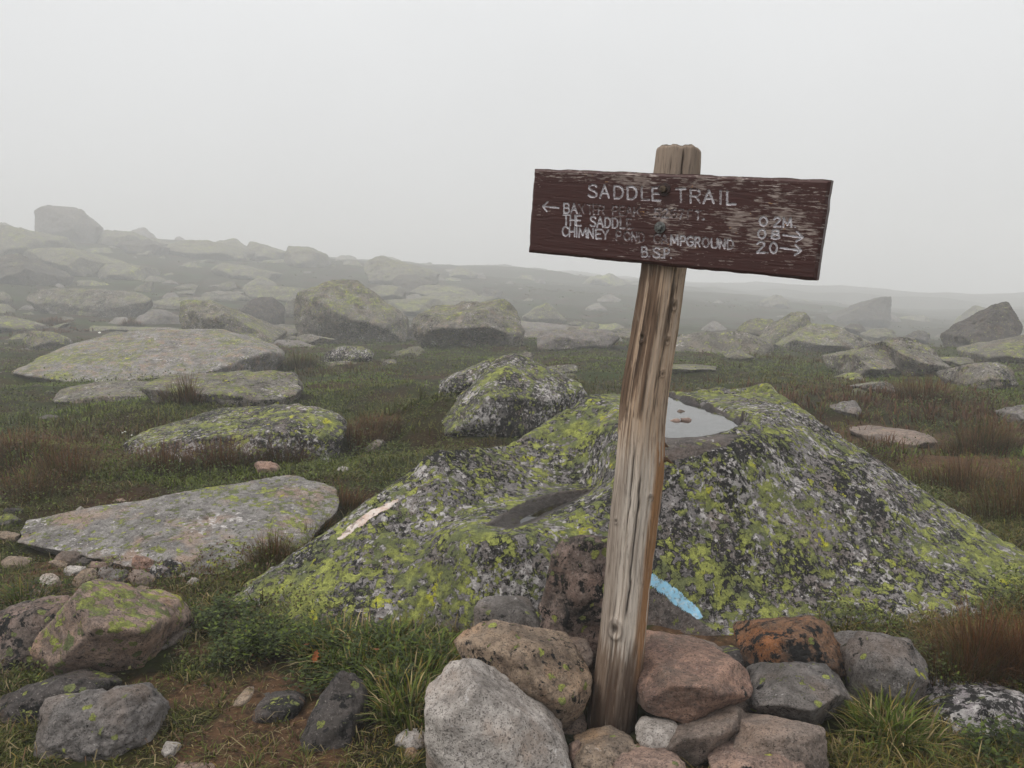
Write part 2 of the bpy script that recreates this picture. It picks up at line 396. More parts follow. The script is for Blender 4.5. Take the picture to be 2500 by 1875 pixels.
ALLROCK = []; G1_ = 'stones piled round the foot of the sign post'
def R(name, label, mat, mp, pts, depth=None, thick=None, tilt=.45, bulge=.16, sub=5, p=14, amp=.035, chips=4, base_z=None, front=(), seed=None, rough=.5, back=1., group=None):
    src = np.array([mp(q) for q in pts], float)
    ymin, ymax = src[:, 1].min(), src[:, 1].max()
    if depth is None:
        low = src[src[:, 1] > ymax - .12 * (ymax - ymin) - 1]
        depth = ghit(low[:, 0].mean(), ymax)[1]
    width = (src[:, 0].max() - src[:, 0].min()) / F_PX * depth
    hgt_ = (ymax - ymin) / F_PX * depth
    if thick is None: thick = .55 * width + .2 * hgt_
    T = lambda y: (ymax - y) / (ymax - ymin)
    yy = lambda y: depth + thick * tilt * T(y)
    pw = np.array([at(x, y, yy(y)) for x, y in src]); t = T(src[:, 1])
    c2 = src.mean(0)
    fr = [] if front else [at(*(c2 + (q - c2) * .6), yy(c2[1] + (q[1] - c2[1]) * .6) - bulge * thick) for q in src]
    for fx, fy, dd in front:
        q = mp((fx, fy)); fr.append(at(q[0], q[1], depth + dd))
    zb = base_z if base_z is not None else min(zg1(*pw[np.argmin(pw[:, 2])][:2]), pw[:, 2].min()) - .25 * hgt_ - .02
    cm = pw.mean(0); bk = []
    for q in pw:
        v = cm + (q - cm) * .8; bk.append([v[0], q[1] + .14 * thick if tilt > .85 and chips == 0 else depth + thick * back, zb + (v[2] - zb) * (.62 if q[2] > cm[2] else 1.0)])
    un = [[cm[0] + (q[0] - cm[0]) * .84, q[1] + .13 * thick, zb] for q, tt in zip(pw, t) if tt < .4]
    allp = np.array(list(pw) + fr + bk + un)
    s = seed if seed is not None else len(ALLROCK) * 7 + 1
    Vv, fc = rock_mesh(name, allp, sub, p, s, amp, chips, rough, (.87, .975) if front else (.82, .95), .855 if group == G1_ else .90)
    o_ = np.array([Vv[:, 0].mean(), Vv[:, 1].mean(), Vv[:, 2].min()])
    occ_add(Vv); ALLROCK.append(label)
    ob = link(name, mesh_np(name, Vv - o_, None, fc), RM[mat], loc=o_, label=label, cat=name, group=group)
    return ob

# ------------------------------------------------------------------ the big lichen boulder behind the sign post (a height field through measured points)
bp = [(480,1322,3.0),(540,1278,3.07),(600,1230,3.15),(720,1140,3.3),(800,1082,3.38),(860,1040,3.45),(905,1000,3.5),(950,970,3.55),(1040,965,3.75),(1120,950,3.95),(1200,900,4.1),(1250,862,4.22),(1290,838,4.3),
 (1340,832,4.4),(1450,850,4.9),(1560,836,5.0),(1650,825,4.9),(1700,855,4.6),(1740,890,4.3),(1640,928,3.47),(1700,893,3.75),(1800,940,3.82),(1900,1000,3.78),(2000,1060,3.72),(2100,1125,3.66),(2212,1195,3.5),
 (1000,1010,3.5),(1080,1010,3.62),(1150,1000,3.78),(1220,960,3.9),(1270,910,4.0),
 (600,1378,2.80),(700,1392,2.75),(800,1403,2.72),(980,1408,2.71),(1180,1402,2.72),(1330,1400,2.73),(1590,1412,2.68),(1700,1400,2.72),(1900,1392,2.74),(2050,1380,2.79),(2212,1365,2.84),
 (700,1260,2.99),(800,1200,3.06),(640,1290,2.96),(760,1330,2.83),(900,1150,3.17),(900,1290,2.87),(1000,1200,2.99),(1000,1300,2.84),(940,1060,3.32),
 (1075,1137,3.10),(1170,1105,3.32),(1270,1066,3.61),(1150,1040,3.62),(1050,1060,3.42),(1015,1120,3.22),(1150,1152,2.99),(1210,1128,3.03),(1250,1108,3.06),(1320,1072,3.13),(1320,1030,3.4),
 (1150,1250,2.86),(1250,1200,2.91),(1150,1350,2.75),(1250,1320,2.79),(1060,1180,3.03),
 (1330,990,3.55),(1330,920,3.75),(1390,975,3.3),(1440,1002,3.16),(1500,985,3.22),(1560,965,3.30),
 (1440,1080,3.05),(1440,1160,2.97),(1420,1240,2.885),(1460,1285,2.83),(1500,1330,2.785),(1420,1330,2.862),(1470,1365,2.80),(1550,1375,2.74),
 (1600,1250,2.92),(1600,1100,3.1),(1600,1010,3.24),(1700,1000,3.38),(1800,1100,3.25),(1800,1250,3.0),(1800,1010,3.45),(2000,1150,3.32),(2000,1280,3.0),(1700,1330,2.84),(1900,1200,3.13),(2150,1260,3.12),(1930,1080,3.4)]
cp = np.array([at(x * DSC, y * DSC, Yv) for x, y, Yv in bp])
extra = [(-1.45,3.3,-.2),(-1.2,2.9,-.12),(-1.0,2.6,-.2),(-.5,2.45,-.25),(.2,2.4,-.28),(.9,2.4,-.28),(1.6,2.4,-.25),(2.3,2.5,-.15),(-.85,3.75,.02),(-.45,4.1,.05),(-.15,4.5,.05),(.1,4.8,.1),(.4,5.15,.2),(.85,5.6,.2),(1.5,5.5,.15),
 (1.95,4.9,.1),(2.05,4.4,.1),(2.4,4.0,-.05),(2.3,3.35,.06),(2.7,3.2,-.1),(2.6,2.8,-.1),(3.0,3.6,-.25),(-1.2,3.8,-.25),(-.7,4.6,-.25),(-.1,5.2,-.25),(.6,6.1,-.3),(1.8,6,-.3),(2.6,5,-.3),(2.9,2.5,-.3),(3.0,4.3,-.3),(1.4,4.9,.55)]
cp = np.concatenate([cp, np.array(extra)])
def tps(r2): return np.where(r2 > 1e-12, r2 * np.log(np.maximum(r2, 1e-12)) * .5, 0)
n_ = len(cp); K = tps(((cp[:, None, :2] - cp[None, :, :2]) ** 2).sum(2)) + np.eye(n_) * .0015
Lm = np.zeros((n_ + 3, n_ + 3)); Lm[:n_, :n_] = K; Lm[:n_, n_] = 1; Lm[:n_, n_ + 1:] = cp[:, :2]; Lm[n_:, :n_] = Lm[:n_, n_:].T
wts = np.linalg.solve(Lm, np.concatenate([cp[:, 2], [0, 0, 0]]))
def bz(x, y):
    out = np.empty(len(x))
    for a in range(0, len(x), 20000):
        q = np.stack([x[a:a + 20000], y[a:a + 20000]], 1)
        out[a:a + 20000] = tps(((q[:, None] - cp[None, :, :2]) ** 2).sum(2)) @ wts[:n_] + wts[n_] + q @ wts[n_ + 1:]
    return out
def sdist(x, y, poly):                              # signed distance to a polygon, positive inside
    d = np.full(len(x), 9.); ins = np.zeros(len(x), bool); m_ = len(poly)
    for i in range(m_):
        ax, ay = poly[i]; bx, by = poly[(i + 1) % m_]; ex, ey = bx - ax, by - ay
        t_ = np.clip(((x - ax) * ex + (y - ay) * ey) / (ex * ex + ey * ey), 0, 1)
        d = np.minimum(d, np.hypot(x - ax - t_ * ex, y - ay - t_ * ey))
        cnd = ((ay > y) != (by > y)) & (x < ex * (y - ay) / (ey if abs(ey) > 1e-9 else 1e-9) + ax); ins ^= cnd
    return np.where(ins, d, -d)
def on_level(px, py, z): r = ray(px * DSC, py * DSC); t_ = (z - CAM_Z) / r[2]; return (r[0] * t_, r[1] * t_)
ZW, ZP = .60, .322
pool = [on_level(x, y, ZW) for x, y in [(1400,856),(1440,853),(1466,862),(1500,874),(1545,889),(1575,905),(1612,924),(1570,935),(1500,946),(1450,947),(1420,936),(1395,915),(1388,880)]]
pud = [on_level(x, y, ZP) for x, y in [(1062,1136),(1100,1112),(1150,1084),(1210,1068),(1268,1062),(1240,1082),(1190,1104),(1140,1130),(1100,1142)]]
from mathutils.geometry import delaunay_2d_cdt
_dv, _, _df, _, _, _ = delaunay_2d_cdt([Vector((float(q[0]), float(q[1]))) for q in cp], [], [], 0, 1e-6)
def facets(GX_, GY_, G0):                           # flat facets spanned between the points, edges worn round
    out = G0.copy(); used_ = cp[:, :2]
    zi = [cp[int(np.argmin(((used_ - np.array(v[:])) ** 2).sum(1))), 2] for v in _dv]
    x0, y0 = GX_[0, 0], GY_[0, 0]
    for f in _df:
        a_, b_, c_ = [np.array(_dv[k][:]) for k in f]; za, zb_, zc = [zi[k] for k in f]
        lo = np.minimum(np.minimum(a_, b_), c_); hi = np.maximum(np.maximum(a_, b_), c_)
        j0, j1 = max(int((lo[0] - x0) / st), 0), min(int((hi[0] - x0) / st) + 2, GX_.shape[1]); i0_, i1_ = max(int((lo[1] - y0) / st), 0), min(int((hi[1] - y0) / st) + 2, GX_.shape[0])
        if j1 <= j0 or i1_ <= i0_: continue
        gx_, gy_ = GX_[i0_:i1_, j0:j1], GY_[i0_:i1_, j0:j1]
        den = (b_[1] - c_[1]) * (a_[0] - c_[0]) + (c_[0] - b_[0]) * (a_[1] - c_[1])
        if abs(den) < 1e-9: continue
        l1 = ((b_[1] - c_[1]) * (gx_ - c_[0]) + (c_[0] - b_[0]) * (gy_ - c_[1])) / den; l2 = ((c_[1] - a_[1]) * (gx_ - c_[0]) + (a_[0] - c_[0]) * (gy_ - c_[1])) / den; l3 = 1 - l1 - l2
        m_ = (l1 >= -1e-6) & (l2 >= -1e-6) & (l3 >= -1e-6); sub_ = out[i0_:i1_, j0:j1]; sub_[m_] = (l1 * za + l2 * zb_ + l3 * zc)[m_]
    for _ in range(9):
        o2 = out.copy(); o2[1:-1, 1:-1] = (out[:-2, 1:-1] + out[2:, 1:-1] + out[1:-1, :-2] + out[1:-1, 2:] + 2 * out[1:-1, 1:-1]) / 6; out = o2
    return out
st = .0092
gx = np.arange(-1.6, 2.95, st); gy = np.arange(2.45, 6.0, st); GX, GY = np.meshgrid(gx, gy); fx, fy = GX.ravel(), GY.ravel()
fz = bz(fx, fy)
fz = .38 * fz + .62 * facets(GX, GY, fz.reshape(GX.shape)).ravel()
P3 = np.stack([fx, fy, fz * 1.0], 1)
fz = fz + .013 * fbm(P3, 2.6, 3, 40) + .014 * (np.abs(fbm(P3, 5.2, 3, 42, .55)) - .3) + .007 * fbm(P3, 13, 3, 44, .6) + .0025 * fbm(P3, 40, 2, 48)
rg_ = 1 - np.abs(fbm(P3, 3.4, 3, 60)); fz -= np.clip(rg_ - .93, 0, 1) * .16
for poly, zl, dep in ((pool, ZW, .07), (pud, ZP, .05)):
    sd = sdist(fx, fy, poly)
    sd = sd + .018 * n2(fx, fy, 9, 3, 71)
    bank = zl + .006 - sd * (.35 if zl == ZW else .25)          # gently rising rim
    wgt = sstep(-.30, -.08, sd)
    fz = np.where(sd < 0, np.where(fz < bank, fz + (np.maximum(fz, zl + .006) - fz) * wgt, fz), fz)
    if zl == ZW: fz = np.where((sd < 0) & (sd > -1.1) & (fy > 3.75), np.minimum(fz, zl + .022 + .13 * -sd), fz)
    fz = np.where(sd > -.03, np.minimum(fz, zl + .022 - (sd + .03) * .9), fz)
    fz = np.where(sd > .0, zl - dep * sstep(0, .12, sd) - .002, fz)
keep = (fz > zg(fx, fy) - .10)
kk = keep.reshape(GX.shape); q_ = kk[:-1, :-1] | kk[1:, :-1] | kk[:-1, 1:] | kk[1:, 1:]
nxb = len(gx); i0 = (np.arange(len(gy) - 1)[:, None] * nxb + np.arange(nxb - 1)[None])[q_]
Fq = np.stack([i0, i0 + 1, i0 + nxb + 1, i0 + nxb], 1); used, inv = np.unique(Fq, return_inverse=True)
BV = np.stack([fx, fy, fz], 1)
B0 = np.array([.4, 3.6, 0.])
boulder = link('boulder', mesh_np('boulder', BV[used] - B0, inv.reshape(-1, 4)), None, loc=B0, label='huge lichen covered boulder behind the sign post with a rain pool on top', cat='boulder')
occ_add(BV[keep])
# material of the big boulder: the shared granite with bare, water-washed rock beside the pool, in the trough and under the overhang
bmat, b, bs, out = new_mat('big_boulder_granite')
gA = b.n('ShaderNodeGroup', node_tree=RG); gB = b.n('ShaderNodeGroup', node_tree=RG)
for gr, vals in ((gA, dict(BaseA=S(138,133,132), BaseB=S(98,94,94), Stain=S(150,125,105), StainAmt=.25, Yellow=.46, Black=.61, White=.57, Size=1.4)),
                 (gB, dict(BaseA=S(118,110,106), BaseB=S(84,78,76), Stain=S(120,98,86), StainAmt=.4, Yellow=.14, Black=.22, White=.34, Size=1.3))):
    for k_, v_ in vals.items(): gr.inputs[k_].default_value = v_
at_ = b.n('ShaderNodeAttribute', attribute_name='bare'); fac = b.step(b.math('ADD', at_.outputs['Fac'], b.math('MULTIPLY', b.math('SUBTRACT', b.noise(b.n('ShaderNodeTexCoord').outputs['Object'], 16, 5, .65), .5), .9)), .38, .6)
wet = b.n('ShaderNodeAttribute', attribute_name='wet')
colr = b.mix(fac, gA.outputs['Color'], gB.outputs['Color'])
colr = b.mix(wet.outputs['Fac'], colr, S(40, 31, 27))
b.set(bs, 'Base Color', colr); b.set(bs, 'Normal', gA.outputs['Normal'])
b.set(bs, 'Roughness', b.math('SUBTRACT', .92, b.math('MULTIPLY', wet.outputs['Fac'], .6))); bs.inputs['Specular IOR Level'].default_value = .3
boulder.data.materials.append(bmat)
ux, uy = BV[used, 0], BV[used, 1]
FZ2 = fz.reshape(GX.shape)
def bheight(x, y):
    i = np.clip((y - gy[0]) / st, 0, len(gy) - 1.01); j = np.clip((x - gx[0]) / st, 0, len(gx) - 1.01); a, c_ = i.astype(int), j.astype(int); fi, fj = i - a, j - c_
    return FZ2[a, c_] * (1 - fi) * (1 - fj) + FZ2[a + 1, c_] * fi * (1 - fj) + FZ2[a, c_ + 1] * (1 - fi) * fj + FZ2[a + 1, c_ + 1] * fi * fj
def bhit(px, py):                                   # where a line of sight meets the boulder
    r = ray(px * DSC, py * DSC); ts = np.arange(2.5, 5.6, .004); q = CAMV[None] + ts[:, None] * r[None]
    k = np.argmax(q[:, 2] < bheight(q[:, 0], q[:, 1])); return q[k]
def pxpoly(pts): return [tuple(bhit(q[0], q[1])[:2]) for q in pts]
bare = np.zeros(len(used)); wetv = np.zeros(len(used))
sdp, sdq = sdist(ux, uy, pool), sdist(ux, uy, pud)
def proj(P):                                        # where a point stands in the photograph (full-view pixels)
    q = np.asarray(P) - CAMV; dpt = q[:, 1] * CP - q[:, 2] * SP; up_ = q[:, 1] * SP + q[:, 2] * CP
    return (1250 + F_PX * q[:, 0] / dpt) / DSC, (937.5 - F_PX * up_ / dpt) / DSC
vpx, vpy = proj(BV[used])
bare = np.maximum(bare, sstep(-14, 14, sdist(vpx, vpy, [(1380,940),(1500,945),(1570,938),(1596,940),(1570,962),(1500,985),(1430,998),(1380,1000)]))); bare = np.maximum(bare, sstep(-.035, -.01, sdp)); bare = np.maximum(bare, sstep(-.05, -.01, sdq) * .7)
und = ([(1393,1268),(1440,1292),(1500,1337),(1550,1368),(1600,1402),(1585,1416),(1480,1414),(1393,1405)])
bare = np.maximum(bare, sstep(-12, 8, sdist(vpx, vpy, und)))
bare = np.maximum(bare, sstep(-.02, .03, sdist(ux, uy, pxpoly([(960,1330),(1040,1345),(1060,1400),(900,1400)]))) * .7)
wetv = np.maximum(wetv, sstep(-.03, -.005, sdp) * (.85)); wetv = np.maximum(wetv, sstep(-.03, .0, sdq) * .85)
for nm, arr in (('bare', bare), ('wet', wetv)):
    a_ = boulder.data.attributes.new(nm, 'FLOAT', 'POINT'); a_.data.foreach_set('value', arr.astype(np.float32))

# painted and scraped marks on it (thin skins lying on the stone)
def skin(name, label, poly, mat, eps=.0012, feather=5.0, amt=.55):
    wp = pxpoly(poly); cx = [q[0] for q in wp]; cyy = [q[1] for q in wp]
    ax = np.arange(min(cx) - .02, max(cx) + .02, .0024); ay = np.arange(min(cyy) - .02, max(cyy) + .02, .0024)
    AX, AY = np.meshgrid(ax, ay); x_, y_ = AX.ravel(), AY.ravel()
    # bilinear height from the boulder grid
    i = ((y_ - gy[0]) / st); j = ((x_ - gx[0]) / st); i0_, j0_ = i.astype(int), j.astype(int); fi, fj = i - i0_, j - j0_
    G = fz.reshape(GX.shape)
    z_ = (G[i0_, j0_] * (1 - fi) * (1 - fj) + G[i0_ + 1, j0_] * fi * (1 - fj) + G[i0_, j0_ + 1] * (1 - fi) * fj + G[i0_ + 1, j0_ + 1] * fi * fj)
    qx, qy = proj(np.stack([x_, y_, z_], 1)); sd = sdist(qx, qy, poly); ed = sd / feather + amt * fbm(np.stack([x_, y_, z_], 1), 38, 4, 83)
    n_k = (ed > 0).reshape(AX.shape); q = n_k[:-1, :-1] & n_k[1:, :-1] & n_k[:-1, 1:] & n_k[1:, 1:]
    w_ = len(ax); s0 = (np.arange(len(ay) - 1)[:, None] * w_ + np.arange(w_ - 1)[None])[q]
    Fs = np.stack([s0, s0 + 1, s0 + w_ + 1, s0 + w_], 1); us, iv = np.unique(Fs, return_inverse=True)
    gzx = (G[i0_, j0_ + 1] - G[i0_, j0_]) / st; gzy = (G[i0_ + 1, j0_] - G[i0_, j0_]) / st
    nn = np.stack([-gzx, -gzy, np.ones_like(gzx)], 1); nn /= np.linalg.norm(nn, axis=1)[:, None]
    Vs = np.stack([x_, y_, z_], 1) + nn * eps
    ob = link(name, mesh_np(name, Vs[us] - B0, iv.reshape(-1, 4)), mat, parent=boulder); ob['label'] = label; return ob
pm, b, bs, out = new_mat('blue_blaze_paint'); tcp = b.n('ShaderNodeTexCoord').outputs['Object']
b.set(bs, 'Base Color', b.mix(b.step(b.noise(tcp, 55, 6, .75), .46, .58), S(138, 190, 218), b.mix(b.step(b.noise(tcp, 70, 4, .7), .42, .6), S(168, 196, 212), S(112, 138, 150)))); bs.inputs['Roughness'].default_value = .7
b.set(bs, 'Normal', b.n('ShaderNodeBump', {'Strength': .5, 'Distance': .003, 'Height': b.noise(tcp, 150, 5, .75)}).outputs[0])
skin('paint_blaze', 'light blue trail blaze painted on the edge of the boulder', ([(1380,1222),(1406,1236),(1440,1256),(1478,1284),(1506,1310),(1522,1336),(1506,1338),(1470,1318),(1440,1294),(1406,1268),(1380,1252)]), pm)
pm2, b, bs, out = new_mat('scraped_granite'); tcp = b.n('ShaderNodeTexCoord').outputs['Object']
c = b.mix(b.step(b.noise(tcp, 20, 5, .7), .40, .62), S(206, 196, 190), S(186, 160, 146)); c = b.mix(b.step(b.noise(tcp, 25, 4, .65), .54, .60), c, S(140, 126, 118)); c = b.mix(b.step(b.noise(tcp, 60, 4, .7), .60, .66), c, S(96, 88, 84))
b.set(bs, 'Base Color', c); bs.inputs['Roughness'].default_value = .85
b.set(bs, 'Normal', b.n('ShaderNodeBump', {'Strength': .5, 'Distance': .003, 'Height': b.noise(tcp, 150, 5, .75)}).outputs[0])
skin('scraped_patch', 'long pale scraped patch with traces of light blue paint', ([(726,1166),(750,1138),(800,1104),(850,1080),(866,1076),(856,1088),(815,1112),(772,1142),(738,1166)]), pm2)

wm, b, bs, out = new_mat('rain_water'); bs.inputs['Base Color'].default_value = C(1, 1, 1); bs.inputs['Roughness'].default_value = .02; bs.inputs['IOR'].default_value = 2.2
bs.inputs['Transmission Weight'].default_value = 1.0
b.set(bs, 'Normal', b.n('ShaderNodeBump', {'Strength': .16, 'Distance': .01, 'Height': b.noise(b.n('ShaderNodeTexCoord').outputs['Object'], 7, 4, .55)}).outputs[0])
wm2 = wm.copy(); wm2.name = 'peaty_water'; wm2.node_tree.nodes['Principled BSDF'].inputs['IOR'].default_value = 1.33; wm2.node_tree.nodes['Principled BSDF'].inputs['Base Color'].default_value = S(150, 112, 84)
def water(name, poly, z, label):
    pl = np.array(poly); c_ = pl.mean(0); pl = c_ + (pl - c_) * 1.05
    Vw = [(x - c_[0], y - c_[1], 0) for x, y in pl]; a2 = sum(Vw[k][0] * Vw[(k + 1) % len(Vw)][1] - Vw[(k + 1) % len(Vw)][0] * Vw[k][1] for k in range(len(Vw)))
    if a2 < 0: Vw = Vw[::-1]                            # face up
    me = bpy.data.meshes.new(name); me.from_pydata(Vw, [], [list(range(len(Vw)))]); me.update()
    return link(name, me, wm2 if name == 'puddle' else wm, loc=(c_[0], c_[1], z), label=label, kind='structure')
water('rain_pool', pool, ZW, 'still rain pool reflecting the sky on top of the boulder')
water('puddle', pud, ZP - .022, 'dark narrow puddle in the trough of the boulder')

# ------------------------------------------------------------------ sign: post, board, carved lettering, bolts
axis_px = [(1316,1625,2.165),(1320,1560,2.165),(1329,1480,2.162),(1340,1400,2.16),(1352,1280,2.155),(1360,1200,2.153),(1371,1100,2.15),(1381,1000,2.147),(1387,900,2.143),(1400,800,2.14),(1417,700,2.136),(1432,600,2.132),(1447,480,2.128),(1461,380,2.124),(1466,322,2.121)]
rad_px = [(1625,56),(1560,54),(1480,51.5),(1400,51),(1280,50),(1200,52),(1100,53),(1000,52),(900,50.5),(800,50),(700,49),(600,47),(480,48),(380,49),(345,48),(322,46)]
AX3 = np.array([at(x * DSC, y * DSC, Yv) for x, y, Yv in axis_px]); ysrc = np.array([q[1] for q in axis_px], float)
NR, NT = 430, 132
tt = np.linspace(1640, 322, NR); o_ = np.argsort(ysrc)
AXI = np.stack([np.interp(tt, ysrc[o_], AX3[o_, k]) for k in range(3)], 1)
AXI[:40] = AXI[40] + (AXI[40] - AXI[41])[None] * np.arange(40, 0, -1)[:, None] * 1.35      # foot goes down among the stones
for _ in range(260): AXI[1:-1] = (AXI[:-2] + AXI[1:-1] * 2 + AXI[2:]) / 4
rp = np.array(rad_px, float)[::-1]; RAD = np.interp(tt, rp[:, 0], rp[:, 1]) * DSC / F_PX * 2.11
for _ in range(40): RAD[1:-1] = (RAD[:-2] + RAD[1:-1] * 2 + RAD[2:]) / 4
th = np.linspace(0, 2 * math.pi, NT, endpoint=False)
H_ = np.linalg.norm(AXI - AXI[0], axis=1)
TH, HH = np.meshgrid(th, H_); ct, stn = np.cos(TH).ravel(), np.sin(TH).ravel(); hh = HH.ravel(); Rb = np.repeat(RAD, NT); yy_ = np.repeat(tt, NT)
vis = -stn                                      # 1 where the side faces the camera
lat = ct                                        # -1 left ... 1 right
Pn = np.stack([ct * 1.6, stn * 1.6, hh * 2.4], 1)
Ps = np.stack([ct * 15, stn * 15, hh * 4.5], 1); Pf = np.stack([ct * 34, stn * 34, hh * 9.0], 1)
disp = .004 * fbm(Pn, 1, 3, 21)
grain_ = fbm(Ps, 1, 4, 23); fineg = fbm(Pf, 1, 3, 27)
up_rag = sstep(1010, 860, yy_) * sstep(420, 560, yy_)         # rough, torn outer wood on the upper half
lay = sstep(-.08, .04, fbm(np.stack([ct * 3.2, stn * 3.2, hh * 1.7], 1), 1, 4, 31) + (-.25 - lat) * .8 * up_rag - .25 * (1 - up_rag) + (lat - .62) * 1.2 * (1 - up_rag) * sstep(1500, 1380, yy_))
disp += .0030 * lay + .0020 * grain_ - .0014 * np.clip(fineg, 0, 1) * (.5 + up_rag) + .0005 * fineg
def crack(center, y0, y1, w=.05, d=.007):
    c_ = center + .05 * n2(yy_ / 60, yy_ * 0, 1, 2, 91); a_ = np.arctan2(stn, ct) - (-math.pi / 2 + c_)
    return np.exp(-(a_ / w) ** 2) * sstep(y0, y0 + 40, yy_) * sstep(y1, y1 - 40, yy_) * d
ck = crack(-.05, 1000, 1330, .035, .006) + crack(-.42, 940, 1180, .028, .005) + crack(.02, 318, 420, .035, .008) + crack(.35, 560, 900, .03, .004) + crack(-.62, 1250, 1500, .03, .003) + crack(.36, 330, 420, .02, .003) + crack(-.5, 330, 430, .02, .003)
disp -= ck
def knot(cx, ky, r, hgt_):
    a_ = np.arctan2(stn, ct) + math.pi / 2 - cx; d_ = np.hypot(a_ * 1.0, (yy_ - ky) / 60.0) / r
    return d_, hgt_ * (np.exp(-(d_ - .8) ** 2 * 5) - 1.1 * np.exp(-(d_ / .55) ** 2))
KD = np.full(len(yy_), 9.)
for cx, ky, r, hk in ((-.50, 1345, .34, .006), (-.12, 1572, .30, .005), (.55, 655, .2, .004), (.48, 730, .16, .003), (.5, 800, .14, .003), (-.7, 730, .18, .004), (.45, 1060, .12, .003), (-.95, 1120, .12, .003)):
    d_, dh = knot(cx, ky, r, hk); disp += dh; KD = np.minimum(KD, d_)
rr = Rb + disp
rr *= 1 - .03 * sstep(326, 322, yy_)            # worn top edge
cosl = np.array([1., 0, 0]); tang = AXI[-1] - AXI[0]; tang /= np.linalg.norm(tang)
e1 = np.cross(np.array([0, 1., 0]), tang); e1 /= np.linalg.norm(e1)
if e1[0] < 0: e1 = -e1
e2 = np.cross(tang, e1)
if e2[1] < 0: e2 = -e2
PV = np.repeat(AXI, NT, 0) + e1[None] * (ct * rr)[:, None] + e2[None] * (stn * rr)[:, None]
PV = PV + tang[None] * (sstep(352, 322, yy_) * (.003 * vnoise(np.stack([ct * 2.6, stn * 2.6, ct * 0 + 4.2], 1), 8) + .003 * vnoise(np.stack([ct * 9, stn * 9, ct * 0 + 1.2], 1), 9)))[:, None]
# wood colours: silver weathered skin, honey inner wood on the right, brown torn layer above, darker brown foot
lin = lambda *a: np.array(S(*a)[:3])
silver = lin(206, 194, 182); tanw = lin(184, 158, 134); honey = lin(150, 108, 68); brownw = lin(98, 76, 60); darkw = lin(48, 36, 28); greyw = lin(138, 124, 112)
mixc = lambda a, b_, f: a * (1 - f[:, None]) + b_ * f[:, None]
ones = np.ones((len(yy_), 3))
colp = mixc(ones * silver, ones * tanw, np.clip(sstep(1060, 880, yy_) + .35 * grain_, 0, 1))
colp = mixc(colp, ones * greyw, np.clip(sstep(-.35, -.8, lat) * sstep(940, 1060, yy_) * .8 + .3 * fineg, 0, .85))
colp = mixc(colp, ones * honey, np.clip(lay * sstep(.35, .6, lat + .12 * grain_) * sstep(1560, 1420, yy_), 0, 1) * .95)
colp = mixc(colp, ones * brownw, np.clip(lay * up_rag * sstep(.35, -.1, lat + .1 * grain_), 0, 1) * .9)
colp = mixc(colp, ones * darkw, np.clip(sstep(.10, .55, grain_ * .7 + fineg * .5) * (.30 + .45 * up_rag), 0, 1))
foot = sstep(1395, 1500, yy_ + 70 * n2(ct * 4 + 3, yy_ / 200, 1, 3, 37))
colp = mixc(colp, ones * lin(104, 82, 64), sstep(1370, 1400, yy_ + 35 * grain_) * .7)
colp = mixc(colp, ones * lin(66, 48, 36), np.clip(foot + .25 * grain_ * foot, 0, 1) * .85)
colp = mixc(colp, ones * greyw, np.clip(sstep(440, 395, yy_) * .8, 0, 1))
colp = mixc(colp, ones * darkw, np.clip(ck / .004, 0, 1) * .95)
colp = mixc(colp, ones * darkw, np.clip(np.exp(-(KD / .5) ** 2) * .85 + .5 * np.exp(-((KD - 1.0) / .16) ** 2), 0, 1))
i_ = (np.arange(NR - 1)[:, None] * NT + np.arange(NT)[None]).ravel(); j_ = (np.arange(NR - 1)[:, None] * NT + (np.arange(NT) + 1)[None] % NT).ravel()
Fp = np.stack([i_, j_, j_ + NT, i_ + NT], 1)
# end grain on top: rings towards the middle
top0 = (NR - 1) * NT; capV, capC, capF = [], [], []; n0 = len(PV); prev = top0 + np.arange(NT)
for k, s_ in enumerate((.93, .8, .6, .4, .2)):
    ring = AXI[-1] + (PV[top0:top0 + NT] - AXI[-1]) * s_ + tang * (.0045 * min(1, k * .7 + .6) + .0012 * vnoise(np.stack([ct[:NT] * 3 * s_, stn[:NT] * 3 * s_, np.zeros(NT)], 1), 3)[:, None])
    ring -= tang * (np.clip(crack(.02, 0, 600, .07, .003)[top0:top0 + NT], 0, .01) * s_)[:, None]
    cur = n0 + k * NT + np.arange(NT); capV.append(ring); capC.append(np.ones((NT, 3)) * (lin(112, 102, 90) if k % 2 else lin(74, 64, 54)) * (1 + .2 * vnoise(ring * 90, 5))[:, None])
    capF.append(np.stack([prev, np.roll(prev, -1), np.roll(cur, -1), cur], 1)); prev = cur
PV = np.concatenate([PV] + capV + [AXI[-1:] + tang * .005]); colp = np.concatenate([np.clip(colp, .005, .9)] + capC + [lin(90, 80, 70)[None]])
last = len(PV) - 1; Tcap = np.stack([prev, np.roll(prev, -1), np.full(NT, last)], 1)
woodm, b, bs, out = new_mat('weathered_post_wood')
tco = b.n('ShaderNodeTexCoord').outputs['Object']; st_ = b.n('ShaderNodeMapping', {'Vector': tco, 'Scale': (1, 1, .06), 'Rotation': (0, -.11, 0)}).outputs[0]
fg = b.noise(st_, 260, 5, .7); fg2 = b.noise(st_, 90, 5, .65)
tint = b.n('ShaderNodeAttribute', attribute_name='tint').outputs['Color']
c = b.mix(b.math('MULTIPLY', b.step(fg, .52, .68), .55), tint, S(56, 42, 32)); c = b.mix(b.math('MULTIPLY', b.step(fg2, .56, .7), .35), c, S(206, 190, 172))
b.set(bs, 'Base Color', c); bs.inputs['Roughness'].default_value = .8; bs.inputs['Specular IOR Level'].default_value = .25
b.set(bs, 'Normal', b.n('ShaderNodeBump', {'Strength': .7, 'Distance': .0025, 'Height': b.math('ADD', fg, fg2)}).outputs[0])
S0 = AXI[0].copy(); S0[2] = zg1(S0[0], S0[1])
